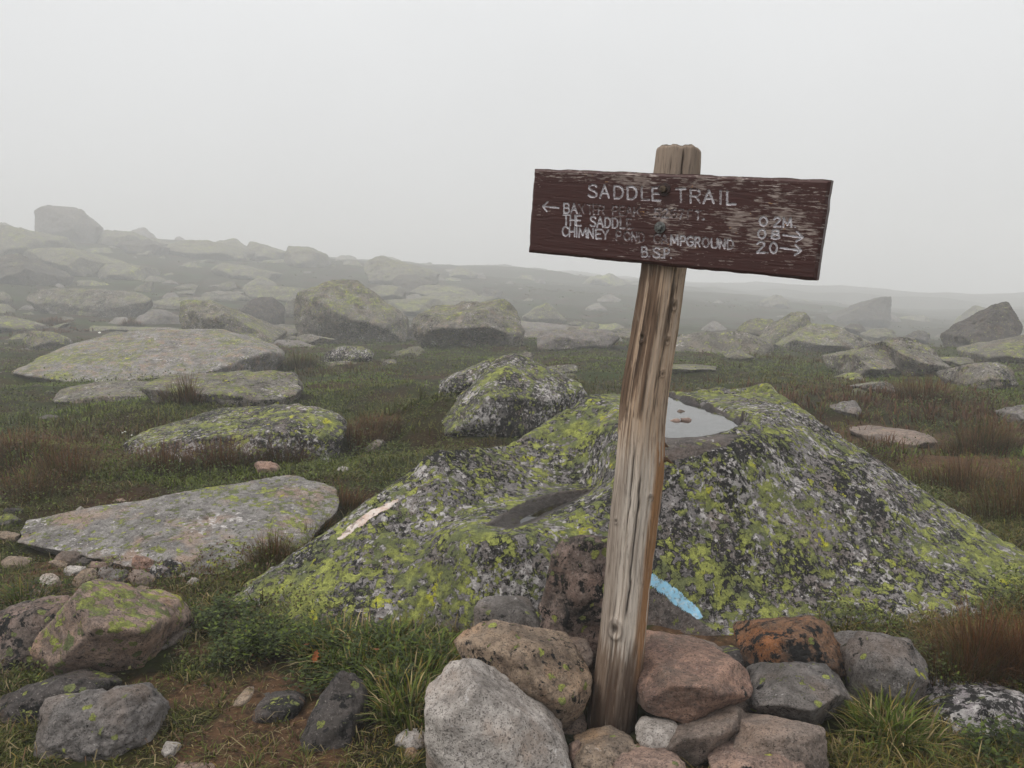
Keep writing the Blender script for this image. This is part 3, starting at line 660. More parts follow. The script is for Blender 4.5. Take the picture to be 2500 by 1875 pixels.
sign = bpy.data.objects.new('trail_sign', None); COL.objects.link(sign); sign.location = S0; sign.empty_display_size = .2
sign['label'] = 'weathered brown wooden trail sign on a leaning grey post propped by stones'; sign['category'] = 'sign'
post = link('post', mesh_np('post', PV - S0, np.concatenate([Fp] + capF), Tcap, colp), woodm, parent=sign)
occ_add(PV)
# torn splinter sticking out on the right
def splinter(px, py, Yv, L, drop, r):
    p0 = at(px * DSC, py * DSC, Yv); bm = bmesh.new(); ring0 = []
    for k, (s_, rr_) in enumerate(((0, r), (.4, r * .7), (.75, r * .4), (1, r * .05))):
        cc = p0 + np.array([L * s_, -.01 * s_, drop * s_ + .004 * math.sin(s_ * 5)])
        ring = [bm.verts.new(tuple(cc + np.array([0, math.cos(a) * rr_, math.sin(a) * rr_ * 1.6]) - S0)) for a in np.linspace(0, 2 * math.pi, 7)[:-1]]
        if ring0:
            for q in range(6): bm.faces.new((ring0[q], ring0[(q + 1) % 6], ring[(q + 1) % 6], ring[q]))
        ring0 = ring
    me = bpy.data.meshes.new('splinter'); bm.to_mesh(me); bm.free(); return me
spm, b, bs, out = new_mat('splinter_wood'); b.set(bs, 'Base Color', b.mix(b.noise(b.n('ShaderNodeTexCoord').outputs['Object'], 200, 3), S(58, 42, 30), S(110, 80, 56))); bs.inputs['Roughness'].default_value = .9
link('splinter', splinter(1431, 993, 2.12, .028, -.004, .006), spm, parent=post)
link('splinter', splinter(1433, 965, 2.13, .012, .006, .006), spm, parent=post)

# board rectangle: solved from its four corners
crn = [(1152, 364), (1794, 388), (1763, 607), (1140, 545)]
rays = [ray(x * DSC, y * DSC) for x, y in crn]
dd = np.linalg.solve(np.array([-rays[1], rays[2], -rays[3]]).T, -rays[0]); PB = [rays[0], rays[1] * dd[0], rays[2] * dd[1], rays[3] * dd[2]]
ex = PB[1] - PB[0]; ez = PB[0] - PB[3]; nb = np.cross(ex, ez); nb /= np.linalg.norm(nb)
if nb[1] > 0: nb = -nb                              # towards the camera
ax_mid = np.array([np.interp(470, ysrc[o_], AX3[o_, k]) for k in range(3)])
TBK = .030
sc_ = (nb @ (ax_mid - CAMV) + (.0565 + TBK) ) / (nb @ PB[0])
PB = [CAMV + q * sc_ for q in PB]
BO = PB[3]; ex = (PB[1] - PB[0] + PB[2] - PB[3]) / 2; W_ = np.linalg.norm(ex); ex /= W_; ez = (PB[0] - PB[3] + PB[1] - PB[2]) / 2; H_b = np.linalg.norm(ez); ez /= H_b
nb = np.cross(ex, ez); nb /= np.linalg.norm(nb); ez = np.cross(nb, ex); ez /= np.linalg.norm(ez)
if nb[1] > 0: nb = -nb
def zs_uv(p):                                       # a point measured on the enlarged sign -> metres on the board
    r = ray(*ZS(p)); t_ = (nb @ (BO - CAMV)) / (nb @ r); q = CAMV + r * t_ - BO; return np.array([q @ ex, q @ ez])

GL = {  # stroke font, unit height, polylines
 'A': [[(0,0),(.35,1),(.7,0)],[(.14,.36),(.56,.36)]], 'B': [[(0,0),(0,1),(.4,1),(.56,.88),(.56,.66),(.4,.54),(0,.54)],[(.4,.54),(.62,.4),(.62,.14),(.44,0),(0,0)]],
 'C': [[(.66,.82),(.5,.97),(.3,1),(.1,.84),(0,.5),(.1,.16),(.3,0),(.5,.03),(.66,.18)]], 'D': [[(0,0),(0,1),(.34,1),(.58,.82),(.66,.5),(.58,.18),(.34,0),(0,0)]],
 'E': [[(.56,0),(0,0),(0,1),(.56,1)],[(0,.52),(.46,.52)]], 'F': [[(0,0),(0,1),(.56,1)],[(0,.52),(.44,.52)]],
 'G': [[(.64,.84),(.48,.98),(.3,1),(.1,.84),(0,.5),(.1,.16),(.3,0),(.5,.03),(.66,.2),(.66,.46),(.4,.46)]], 'H': [[(0,0),(0,1)],[(.6,0),(.6,1)],[(0,.52),(.6,.52)]],
 'I': [[(0,0),(0,1)]], 'K': [[(0,0),(0,1)],[(.58,1),(0,.42)],[(.2,.6),(.6,0)]], 'L': [[(0,1),(0,0),(.54,0)]],
 'M': [[(0,0),(.06,1),(.4,.2),(.74,1),(.8,0)]], 'N': [[(0,0),(0,1),(.6,0),(.6,1)]], 'O': [[(.35,1),(.12,.85),(0,.5),(.12,.15),(.35,0),(.58,.15),(.7,.5),(.58,.85),(.35,1)]],
 'P': [[(0,0),(0,1),(.42,1),(.6,.86),(.6,.6),(.42,.46),(0,.46)]], 'R': [[(0,0),(0,1),(.42,1),(.58,.87),(.58,.64),(.42,.5),(0,.5)],[(.3,.5),(.62,0)]],
 'S': [[(.56,.84),(.42,.98),(.22,1),(.06,.88),(.05,.68),(.2,.56),(.42,.46),(.56,.3),(.54,.12),(.38,0),(.16,.02),(0,.16)]], 'T': [[(0,1),(.64,1)],[(.32,1),(.32,0)]],
 'U': [[(0,1),(0,.25),(.14,.03),(.32,0),(.5,.03),(.62,.25),(.62,1)]], 'X': [[(0,0),(.6,1)],[(0,1),(.6,0)]], 'Y': [[(0,1),(.32,.5),(.64,1)],[(.32,.5),(.32,0)]],
 '0': [[(.3,1),(.1,.85),(0,.5),(.1,.15),(.3,0),(.5,.15),(.6,.5),(.5,.85),(.3,1)]], '2': [[(.03,.78),(.14,.96),(.34,1),(.52,.88),(.52,.66),(.3,.4),(0,0),(.58,0)]],
 '5': [[(.54,1),(.1,1),(.05,.56),(.3,.62),(.52,.5),(.58,.3),(.46,.06),(.24,0),(0,.12)]], '6': [[(.5,.94),(.3,1),(.1,.8),(0,.4),(.1,.08),(.3,0),(.5,.1),(.56,.32),(.44,.54),(.24,.56),(.04,.36)]],
 '7': [[(0,1),(.56,1),(.2,0)]], '8': [[(.3,1),(.1,.9),(.08,.66),(.3,.54),(.52,.66),(.5,.9),(.3,1)],[(.3,.54),(.04,.4),(.03,.12),(.3,0),(.57,.12),(.56,.4),(.3,.54)]],
 '-': [[(0,.5),(.34,.5)]], '.': [[(0,.03),(.03,.03)]],
}
# every character: line, glyph, left, right, top and bottom on the enlarged sign, and how much paint is left (1 = all)
CH = []
def word(line, txt, boxes, yt0, yb0, yt1, yb1, x0, x1, keep):
    for ch, (l, r), k in zip(txt, boxes, keep if hasattr(keep, '__len__') else [keep] * len(boxes)):
        f = ((l + r) / 2 - x0) / (x1 - x0); CH.append((line, ch, l, r, yt0 + (yt1 - yt0) * f, yb0 + (yb1 - yb0) * f, max(k, .54) * .97))
word(0, 'SADDLETRAIL', [(487,543),(566,626),(662,722),(752,814),(848,898),(920,974),(1080,1144),(1178,1242),(1266,1334),(1380,1381),(1424,1480)], 305, 388, 352, 440, 487, 1480, [.78,.82,.78,.85,.74,.82,.70,.72,.8,.72,.85])
word(1, 'BAXTERPEAK-5267FT.', [(322,358),(370,410),(424,458),(482,512),(520,545),(556,594),(652,682),(698,728),(742,784),(796,838),(868,886),(932,972),(986,1026),(1044,1082),(1096,1128),(1160,1186),(1210,1244),(1262,1266)], 432, 494, 484, 542, 322, 1266, [.95,.8,.35,.4,.5,.55,.3,.3,.35,.35,.3,.6,.65,.5,.6,.35,.6,.7])
word(2, 'THESADDLE.', [(318,356),(366,398),(406,438),(500,536),(546,586),(600,636),(650,686),(704,732),(748,776),(788,791)], 508, 576, 540, 604, 318, 791, [.95,.9,.95,.95,.9,.9,.8,.7,.6,.5])
word(3, 'CHIMNEYPONDCAMPGROUND', [(312,350),(360,394),(408,409),(424,474),(486,520),(538,574),(582,622),(676,708),(728,770),(782,814),(830,864),(930,970),(982,1022),(1044,1092),(1110,1140),(1152,1194),(1210,1240),(1256,1302),(1318,1358),(1374,1408),(1426,1466)], 588, 650, 680, 742, 312, 1466, [1,.95,.95,.95,.95,.95,.8,.6,.6,.6,.45,.4,.35,.85,.85,.85,.8,.75,.85,.8,.7])
word(4, 'B.S.P.', [(848,884),(898,901),(924,968),(984,987),(1000,1032),(1044,1047)], 726, 790, 736, 804, 848, 1047, .8)
word(5, '0.2M.', [(1642,1696),(1712,1714),(1740,1784),(1802,1858),(1880,1884)], 520, 582, 534, 594, 1642, 1884, [.95,.2,.95,.85,.8])
word(6, '0.8', [(1632,1684),(1700,1702),(1722,1776)], 606, 668, 612, 674, 1632, 1776, [.95,.2,.95])
word(7, '2.0', [(1624,1680),(1696,1698),(1712,1762)], 690, 764, 698, 770, 1624, 1762, [.95,.2,.95])
SEG = []; CHARS = []                                  # (character id, from, to, paint kept)
for line, ch, l, r, t_, bt, k in CH:
    gl = GL[ch]; wd = max(max(q[0] for pl in gl for q in pl), .02); cid = len(CHARS); CHARS.append((line, ch))
    for pl in gl:
        pts = [zs_uv((l + (r - l) * q[0] / wd, bt - (bt - t_) * q[1])) for q in pl]
        for a_, b_ in zip(pts[:-1], pts[1:]): SEG.append((cid, a_, b_, k))
for line, pl, k in ((8, [(286, 462), (182, 452)], 1), (8, [(214, 422), (180, 452), (206, 486)], .95), (9, [(1802, 646), (1934, 662)], 1), (9, [(1896, 624), (1936, 662), (1890, 690)], 1), (10, [(1786, 732), (1922, 752)], 1), (10, [(1886, 712), (1924, 752), (1880, 782)], 1)):
    pts = [zs_uv(q) for q in pl]
    if len(pl) == 2 and (not CHARS or CHARS[-1] != (line, '>')): CHARS.append((line, '>'))
    for a_, b_ in zip(pts[:-1], pts[1:]): SEG.append((len(CHARS) - 1, a_, b_, k))
du = .00135; nu, nv = int(W_ / du), int(H_b / du)
uu, vv = np.meshgrid(np.linspace(0, W_, nu), np.linspace(0, H_b, nv)); fu, fv = uu.ravel(), vv.ravel()
dist = np.full(len(fu), 1.0); lid = np.full(len(fu), -1); kp = np.zeros(len(fu))
for line, a_, b_, k in SEG:
    lo, hi = np.minimum(a_, b_) - .008, np.maximum(a_, b_) + .008
    m_ = np.nonzero((fu > lo[0]) & (fu < hi[0]) & (fv > lo[1]) & (fv < hi[1]))[0]
    if not len(m_): continue
    e_ = b_ - a_; t_ = np.clip(((fu[m_] - a_[0]) * e_[0] + (fv[m_] - a_[1]) * e_[1]) / max(e_ @ e_, 1e-12), 0, 1)
    d_ = np.hypot(fu[m_] - a_[0] - t_ * e_[0], fv[m_] - a_[1] - t_ * e_[1])
    c_ = d_ < dist[m_]; mm_ = m_[c_]; dist[mm_] = d_[c_]; lid[mm_] = line; kp[mm_] = k
HWs = np.where(lid < 11, .0027, .0023)
edge = np.minimum(np.minimum(fu, W_ - fu), np.minimum(fv, H_b - fv))
grn = fbm(np.stack([fu * 9, fv * 150, fu * 0 + .3], 1), 1, 4, 51)
dn = -.0030 * sstep(HWs * 1.05, HWs * .35, dist) + .00025 * grn - .006 * (1 - sstep(0, .0075, edge)) * (1 + .35 * n2(fu, fv, 40, 2, 57))
dn -= .0006 * sstep(.15, .5, grn)
wob = sstep(.012, 0, edge)
fu = fu + wob * .0011 * n2(fu, fv, 33, 3, 151); fv = fv + wob * .0013 * n2(fu, fv, 27, 3, 152)
FV = BO[None] + fu[:, None] * ex + fv[:, None] * ez + dn[:, None] * nb
i0 = (np.arange(nv - 1)[:, None] * nu + np.arange(nu - 1)[None]).ravel(); FF = np.stack([i0, i0 + 1, i0 + nu + 1, i0 + nu], 1)
fd = (dist / HWs)[FF].mean(1); fl_ = lid[FF[:, 0]]; is_l = fd < 1.0
bord = np.concatenate([np.arange(nu), np.arange(1, nv) * nu + nu - 1, (nv - 1) * nu + np.arange(nu - 2, -1, -1), np.arange(nv - 2, 0, -1) * nu])
BK = BO[None] + fu[bord][:, None] * ex + fv[bord][:, None] * ez - TBK * nb; nF = len(FV); nB = len(bord)
bi = nF + np.arange(nB); SKF = np.stack([bord, np.roll(bord, -1), np.roll(bi, -1), bi], 1)
cb = nF + nB; VB = np.concatenate([FV, BK, (BO + ex * W_ / 2 + ez * H_b / 2 - TBK * nb)[None]])
BT = np.stack([bi, np.roll(bi, -1), np.full(nB, cb)], 1)

paint, b, bs, out = new_mat('brown_sign_paint')
at_ = b.n('ShaderNodeAttribute', attribute_name='uvm').outputs['Vector']
stv = b.n('ShaderNodeMapping', {'Vector': at_, 'Scale': (.16, 1.3, 1)}).outputs[0]; st2 = b.n('ShaderNodeMapping', {'Vector': at_, 'Scale': (.28, 1, 1)}).outputs[0]
wa = b.noise(stv, 190, 6, .72); wb = b.noise(st2, 130, 5, .7); wear = b.n('ShaderNodeAttribute', attribute_name='wear').outputs['Fac']
wv = b.math('ADD', b.math('ADD', b.math('MULTIPLY', wa, .62), b.math('MULTIPLY', wb, .38)), b.math('MULTIPLY', b.math('SUBTRACT', wear, .5), .34))
wmk = b.step(wv, .576, .604)
pc = b.mix(b.noise(st2, 60, 4, .6), S(74, 41, 37), S(57, 33, 31)); pc = b.mix(b.math('MULTIPLY', b.step(wb, .58, .7), .4), pc, S(96, 66, 58))
wc = b.mix(b.step(wa, .5, .68), S(124, 108, 102), S(182, 170, 164)); wc = b.mix(b.step(b.noise(at_, 26, 3, .6), .64, .68), wc, S(178, 138, 96))
b.set(bs, 'Base Color', b.mix(wmk, pc, wc)); b.set(bs, 'Roughness', b.math('ADD', .5, b.math('MULTIPLY', wmk, .35))); bs.inputs['Specular IOR Level'].default_value = .3
b.set(bs, 'Normal', b.n('ShaderNodeBump', {'Strength': .7, 'Distance': .0012, 'Height': b.math('SUBTRACT', b.math('MULTIPLY', wb, .5), wmk)}).outputs[0])
letm, b, bs, out = new_mat('white_letter_paint')
at_ = b.n('ShaderNodeAttribute', attribute_name='uvm').outputs['Vector']; kf = b.n('ShaderNodeAttribute', attribute_name='wear').outputs['Fac']
nz = b.noise(at_, 420, 5, .7); nz2 = b.noise(at_, 130, 4, .65)
wk = b.step(b.math('ADD', b.math('ADD', b.math('MULTIPLY', nz, .55), b.math('MULTIPLY', nz2, .45)), b.math('MULTIPLY', b.math('SUBTRACT', kf, .66), .30)), .46, .52)
b.set(bs, 'Base Color', b.mix(wk, S(88, 64, 60), b.mix(b.step(nz, .40, .62), S(226, 224, 230), S(150, 142, 146)))); bs.inputs['Roughness'].default_value = .55

def board_mesh(name, sel, with_box, wearv):
    Fq_ = FF[sel]
    if with_box: Fq_ = np.concatenate([Fq_, SKF])
    ids = np.unique(np.concatenate([Fq_.ravel(), BT.ravel()]) if with_box else Fq_.ravel()); mp_ = np.full(len(VB), -1); mp_[ids] = np.arange(len(ids))
    me = mesh_np(name, VB[ids] - S0, mp_[Fq_], mp_[BT] if with_box else None)
    uvm = np.zeros((len(VB), 3), np.float32); uvm[:nF, 0] = fu; uvm[:nF, 1] = fv; uvm[nF:nF + nB, 0] = fu[bord]; uvm[nF:nF + nB, 1] = fv[bord]; uvm[nF:, 2] = .03
    a_ = me.attributes.new('uvm', 'FLOAT_VECTOR', 'POINT'); a_.data.foreach_set('vector', uvm[ids].ravel())
    wv_ = np.zeros(len(VB), np.float32); wv_[:nF] = wearv; a_ = me.attributes.new('wear', 'FLOAT', 'POINT'); a_.data.foreach_set('value', wv_[ids])
    return me
un_, vn_ = fu / W_, fv / H_b
wear_v = .30 + .42 * np.exp(-((vn_ - .93) / .13) ** 2) * sstep(1, .75, un_) + .40 * np.exp(-((un_ - .82) / .16) ** 2 - ((vn_ - .62) / .30) ** 2) + .30 * np.exp(-((un_ - .45) / .25) ** 2 - ((vn_ - .55) / .14) ** 2) + .25 * np.exp(-((un_ - .93) / .1) ** 2 - ((vn_ - .35) / .3) ** 2) + .34 * np.exp(-((un_ - .03) / .03) ** 2 - ((vn_ - .5) / .14) ** 2) + .30 * np.exp(-((un_ - .46) / .12) ** 2 - ((vn_ - .13) / .12) ** 2) + .28 * np.exp(-((un_ - .62) / .1) ** 2 - ((vn_ - .28) / .12) ** 2)
wear_v = wear_v + .22 * n2(fu, fv, 16, 3, 63) - .6 * sstep(.01, .0, edge) * sstep(.2, .0, vn_)
wear_v = wear_v - .35 * sstep(.35, .05, un_) * sstep(.42, .2, vn_)
board = link('board', board_mesh('board', ~is_l, True, wear_v), paint, parent=sign)
words_ = ['title SADDLE TRAIL', 'line BAXTER PEAK - 5267 FT.', 'line THE SADDLE', 'line CHIMNEY POND CAMPGROUND', 'line B.S.P.', 'distance 0.2 M.', 'distance 0.8', 'distance 2.0', 'left', 'upper right', 'lower right']
for k, (ln, ch) in enumerate(CHARS):
    sel = is_l & (fl_ == k)
    if not sel.any(): continue
    nm_ = 'arrow' if ch == '>' else 'dot' if ch == '.' else 'dash' if ch == '-' else 'digit' if ch.isdigit() else 'letter'
    link(nm_, board_mesh(nm_, sel, False, kp), letm, parent=board)
# bolts
def bolt(px, cm_, cw, rw, rh):
    u_, v_ = zs_uv(px); c_ = BO + ex * u_ + ez * v_ - S0
    def disc(r, z0, z1, n, ch):
        bm = bmesh.new(); rings = []
        for rr_, zz in ((r, z0), (r, z1 - ch), (r - ch, z1), (r * .3, z1 + ch * .3)):
            rings.append([bm.verts.new(tuple(c_ + ex * (math.cos(a) * rr_) + ez * (math.sin(a) * rr_) + nb * zz)) for a in np.linspace(0, 2 * math.pi, n + 1)[:-1] + .3])
        for r0, r1 in zip(rings[:-1], rings[1:]):
            for q in range(n): bm.faces.new((r0[q], r0[(q + 1) % n], r1[(q + 1) % n], r1[q]))
        bm.faces.new(rings[-1]); bmesh.ops.recalc_face_normals(bm, faces=bm.faces[:]); me = bpy.data.meshes.new('bolt'); bm.to_mesh(me); bm.free(); return me
    bo = link('bolt', disc(rh, 0, .012, 6, .0015), cm_, parent=sign); link('washer', disc(rw, -.002, .0035, 24, .001), cw, parent=bo); return bo
def metal(name, c0, c1, rough, met):
    m_, b, bs, out = new_mat(name); tcx = b.n('ShaderNodeTexCoord').outputs['Object']
    b.set(bs, 'Base Color', b.mix(b.step(b.noise(tcx, 140, 4, .6), .4, .62), c0, c1)); bs.inputs['Roughness'].default_value = rough; bs.inputs['Metallic'].default_value = met
    b.set(bs, 'Normal', b.n('ShaderNodeBump', {'Strength': .4, 'Distance': .001, 'Height': b.noise(tcx, 400, 3, .6)}).outputs[0]); return m_
rust = metal('rusted_bolt', S(92, 78, 62), S(58, 42, 36), .6, .5); galv = metal('galvanised_bolt', S(120, 122, 120), S(84, 84, 82), .45, .7)
o = bolt((1000, 338), rust, metal('painted_washer', S(62, 40, 37), S(48, 32, 30), .6, .2), .0160, .0088); o['label'] = 'upper bolt, rusty brown with brown painted washer'
o = bolt((972, 596), galv, galv, .0145, .0085); o['label'] = 'lower bolt, grey galvanised with grey washer'

# ------------------------------------------------------------------ stones piled round the post
G1 = 'stones piled round the foot of the sign post'
R('stone', 'large pale grey pointed stone at the front left of the post', 'white', Z2, [(922,1700),(918,1500),(925,1310),(930,1240),(985,1160),(1055,1122),(1110,1122),(1160,1150),(1230,1210),(1290,1290),(1400,1370),(1500,1430),(1590,1520),(1645,1600),(1665,1700)], 1.86, .30, front=[(1110,1150,.07),(1150,1290,-.03),(1010,1420,-.05),(1250,1560,-.07),(1500,1610,-.03),(1010,1690,-.06),(1350,1700,-.08)], sub=6, p=18, base_z=-.05, amp=.03, group=G1)
R('stone', 'long stone with black and yellow lichen lying above the pale pointed stone', 'blackstone', Z2, [(1068,1030),(1100,980),(1160,935),(1230,922),(1300,930),(1400,950),(1500,1000),(1620,1080),(1700,1120),(1745,1200),(1735,1280),(1690,1380),(1620,1430),(1540,1420),(1400,1350),(1300,1270),(1200,1180),(1120,1110),(1075,1060)], 2.06, .26, front=[(1180,1030,-.03),(1340,1110,-.06),(1500,1200,-.07),(1640,1290,-.05),(1600,1110,.03)], sub=6, p=16, base_z=.02, group=G1)
R('stone', 'small grey stone with a pale top tucked against the boulder', 'grey', Z2, [(1150,860),(1210,810),(1280,785),(1340,810),(1400,860),(1500,935),(1510,990),(1380,980),(1230,935),(1170,910)], 2.36, .2, sub=5, base_z=.0, group=G1)
R('stone', 'upright slab with pinkish rim and dark lichen face left of post', 'darklich', Z2, [(1505,930),(1530,850),(1540,740),(1590,680),(1610,600),(1615,500),(1640,475),(1720,470),(1830,488),(1900,500),(1890,700),(1850,1100),(1640,1060),(1545,1030)], 2.36, .17, tilt=.1, front=[(1650,530,-.03),(1800,540,-.04),(1640,760,-.05),(1780,900,-.06),(1600,960,-.04)], sub=6, p=20, base_z=-.05, back=.9, amp=.05, group=G1)
R('stone', 'small dark flat stone wedged between slab and post', 'brown', Z2, [(1525,1005),(1590,990),(1660,1005),(1740,1050),(1755,1080),(1750,1160),(1710,1150),(1640,1110),(1570,1050)], 2.22, .13, sub=5, base_z=.12, group=G1)
R('stone', 'thin reddish stone chip beside the foot of the post', 'pink', Z2, [(1640,1580),(1660,1530),(1690,1510),(1702,1560),(1680,1670),(1645,1660)], 1.96, .07, sub=4, base_z=.0, group=G1)
R('stone', 'dark brown stone in the gap left of the post foot', 'brown', Z2, [(1560,1480),(1600,1440),(1680,1400),(1730,1420),(1720,1560),(1650,1600),(1590,1570)], 2.10, .14, sub=4, base_z=-.02, group=G1)
R('stone', 'tan ridged stone at the bottom edge below the post', 'tan', Z3, [(250,1720),(262,1640),(290,1580),(380,1510),(440,1485),(560,1480),(630,1540),(645,1600),(640,1720)], 1.9, .18, sub=6, base_z=-.05, amp=.05, group=G1)
R('stone', 'low pinkish stone at the bottom edge beside the tan ridged stone', 'pink', Z3, [(480,1720),(520,1655),(600,1622),(720,1605),(850,1632),(930,1680),(940,1720)], 1.84, .14, sub=5, base_z=-.05, group=G1)
R('stone', 'small round white speckled stone right of the post foot', 'white', Z3, [(622,1490),(650,1440),(720,1400),(800,1385),(870,1430),(900,1480),(890,1530),(850,1555),(740,1568),(660,1550)], 1.97, .11, p=8, sub=5, base_z=.06, chips=3, group=G1)
R('stone', 'big reddish stone leaning on the right side of the post', 'red', Z3, [(618,1180),(640,1100),(700,990),(730,945),(800,938),(900,965),(1060,980),(1200,1010),(1240,1040),(1285,1110),(1292,1190),(1240,1260),(1100,1330),(1000,1372),(880,1398),(800,1372),(740,1315),(640,1290)], 2.07, .28, front=[(700,1190,-.03),(880,1150,-.05),(1085,1125,-.06),(1225,1060,.06),(870,1340,-.04),(1040,1290,-.05),(1200,1200,-.04)], sub=6, p=22, base_z=.13, amp=.03, group=G1)
R('stone', 'rusty orange angular stone behind the flat grey stone', 'orange', Z3, [(1245,960),(1300,890),(1340,820),(1420,795),(1550,780),(1640,755),(1700,742),(1760,800),(1800,860),(1880,970),(1908,1040),(1890,1105),(1700,1120),(1500,1150),(1400,1150),(1290,1115)], 2.36, .26, front=[(1640,800,.03),(1660,860,-.03),(1400,880,-.02),(1740,1010,-.06),(1820,1080,-.05),(1380,1080,-.04),(1600,1080,-.06)], sub=6, p=22, base_z=.05, amp=.035, group=G1)
R('stone', 'flat grey stone with pointed right end beside the reddish stone', 'grey', Z3, [(1285,1180),(1300,1150),(1440,1148),(1560,1145),(1700,1155),(1860,1190),(1902,1215),(1890,1250),(1820,1290),(1800,1330),(1700,1372),(1640,1425),(1500,1402),(1340,1345),(1300,1290)], 2.14, .24, tilt=.75, front=[(1320,1250,.0),(1480,1290,-.06),(1680,1290,-.06),(1830,1250,-.02),(1560,1385,-.01)], sub=6, p=22, base_z=.14, amp=.035, group=G1)
R('stone', 'long grey brown slab sloping up under the reddish stone', 'brown', Z3, [(660,1620),(760,1500),(900,1400),(1060,1330),(1210,1285),(1280,1320),(1312,1430),(1260,1475),(1180,1535),(1100,1605),(1040,1680),(880,1720),(700,1680)], 1.99, .22, front=[(800,1560,-.04),(1000,1450,-.05),(1200,1380,-.04),(1000,1580,-.05)], sub=6, p=20, base_z=-.05, amp=.045, group=G1)
R('stone', 'brown blocky stone under the flat grey stone', 'brown', Z3, [(1190,1740),(1215,1600),(1250,1520),(1300,1450),(1350,1418),(1500,1420),(1650,1415),(1735,1408),(1758,1460),(1765,1640),(1775,1740)], 1.90, .22, tilt=.2, sub=6, p=22, base_z=-.06, group=G1)
R('stone', 'pinkish pointed stone cut by the bottom edge right of the slab', 'pink', Z3, [(1080,1740),(1110,1660),(1200,1630),(1300,1590),(1420,1555),(1480,1550),(1540,1590),(1600,1640),(1640,1740)], 1.84, .18, sub=6, p=18, base_z=-.06, group=G1)
R('stone', 'added dark stone standing in for the shadowed gap behind the reddish stone', 'dark', Z3, [(600,990),(650,900),(760,900),(900,940),(1000,975),(980,1100),(700,1150),(610,1090)], 2.33, .16, sub=5, base_z=-.02, group=G1)  # added: its dark colour stands in for the shadow in the gap
R('stone', 'added grey brown stone filling the dark gap between the huge boulder and the reddish stone', 'brown', Z3, [(820,985),(880,930),(980,905),(1100,925),(1180,965),(1180,1040),(1000,1080),(860,1050)], 2.42, .2, sub=5, base_z=-.04, group=G1)  # added to fill the dark gap behind the cairn
R('stone', 'added dark narrow stone standing in for the dark gap left of the rusty orange stone', 'dark', Z3, [(1130,1000),(1190,955),(1260,950),(1300,1010),(1290,1090),(1180,1110),(1130,1060)], 2.38, .16, sub=5, base_z=-.04, group=G1)  # added: dark granite in place of the dark gap behind the cairn
R('stone', 'dark stone filling the gap under the rusty orange stone', 'dark', Z3, [(1180,1150),(1260,1100),(1420,1120),(1480,1180),(1420,1300),(1240,1330),(1180,1250)], 2.32, .18, sub=5, base_z=-.02, group=G1)
R('rock', 'rounded grey block with yellow lichen spots right of the rusty stone', 'grey', Z4, [(1160,960),(1220,900),(1270,845),(1340,835),(1420,850),(1500,885),(1590,945),(1632,1000),(1640,1060),(1612,1180),(1560,1290),(1480,1370),(1420,1385),(1320,1340),(1230,1220),(1180,1090)], 2.27, .30, tilt=.3, front=[(1300,930,.0),(1400,1080,-.05),(1560,1060,-.03),(1450,1250,-.04),(1280,1050,-.03)], sub=6, p=14)
R('rock', 'black and white speckled low rock in the bottom right corner', 'speck', Z4, [(1690,1330),(1740,1270),(1850,1250),(2000,1250),(2080,1215),(2212,1208),(2330,1260),(2340,1600),(2060,1560),(1960,1610),(1800,1580),(1710,1450)], 2.1, .42, tilt=.34, bulge=.12, sub=6, p=10, amp=.05)
R('stone', 'reddish chip wedged under the long grey brown slab', 'pink', Z3, [(1060,1660),(1100,1610),(1170,1570),(1220,1590),(1200,1650),(1120,1690)], 1.97, .1, sub=4, base_z=-.05, group=G1)
R('stone', 'small brown stone in the gap between flat grey stone and reddish stone', 'brown', Z3, [(1240,1290),(1290,1260),(1340,1330),(1330,1420),(1280,1420),(1245,1360)], 2.16, .12, sub=4, base_z=.0, group=G1)
R('stone', 'small pale stone left of the long slab under the round speckled stone', 'tan', Z3, [(600,1600),(640,1560),(720,1570),(760,1610),(720,1660),(630,1660)], 1.92, .1, sub=4, base_z=-.05, group=G1)
R('stone', 'small grey stone in the grass under the brown block', 'grey', Z4, [(1040,1690),(1050,1640),(1090,1618),(1150,1635),(1180,1690)], 1.98, .08, sub=4)

# ------------------------------------------------------------------ left foreground
R('rock', 'pointed pinkish rock with bright yellow lichen front at left', 'pinklich', Z1, [(150,1040),(200,980),(290,930),(350,870),(400,780),(470,708),(520,712),(600,760),(720,850),(770,900),(845,912),(760,965),(700,1040),(560,1090),(440,1160),(300,1195),(220,1140)], None, .42, front=[(470,760,.06),(400,880,-.03),(540,960,-.07),(320,1080,-.05),(680,960,-.03)], sub=6, p=18, amp=.035)
R('rock', 'dark brown lichen rock at left edge behind the pointed rock', 'darklich', Z1, [(-60,870),(0,848),(100,830),(280,800),(395,792),(410,860),(330,930),(230,960),(150,1040),(200,1130),(230,1190),(150,1220),(-60,1280)], 2.5, .45, sub=6, p=16, amp=.045)
R('rock', 'grey rounded rock at lower left edge half under grass', 'dark', Z1, [(-50,1350),(60,1290),(180,1240),(300,1215),(420,1205),(520,1230),(420,1300),(300,1360),(230,1400),(180,1460),(170,1560),(100,1580),(-50,1580)], 2.16, .32, tilt=.32, sub=6, p=7, amp=.05)
R('rock', 'bumpy grey boulder with a dark crack at bottom left', 'grey', Z1, [(175,1560),(190,1450),(240,1380),(320,1330),(430,1310),(560,1268),(700,1258),(735,1330),(745,1440),(740,1540),(640,1620),(560,1680),(300,1690),(180,1660)], 2.0, .30, tilt=.32, sub=6, p=6, amp=.06)
R('pebble', 'small white stone beside the bumpy grey boulder', 'white', Z1, [(808,1580),(830,1540),(880,1528),(898,1550),(870,1592),(830,1608)], None, .06, sub=4, p=20)
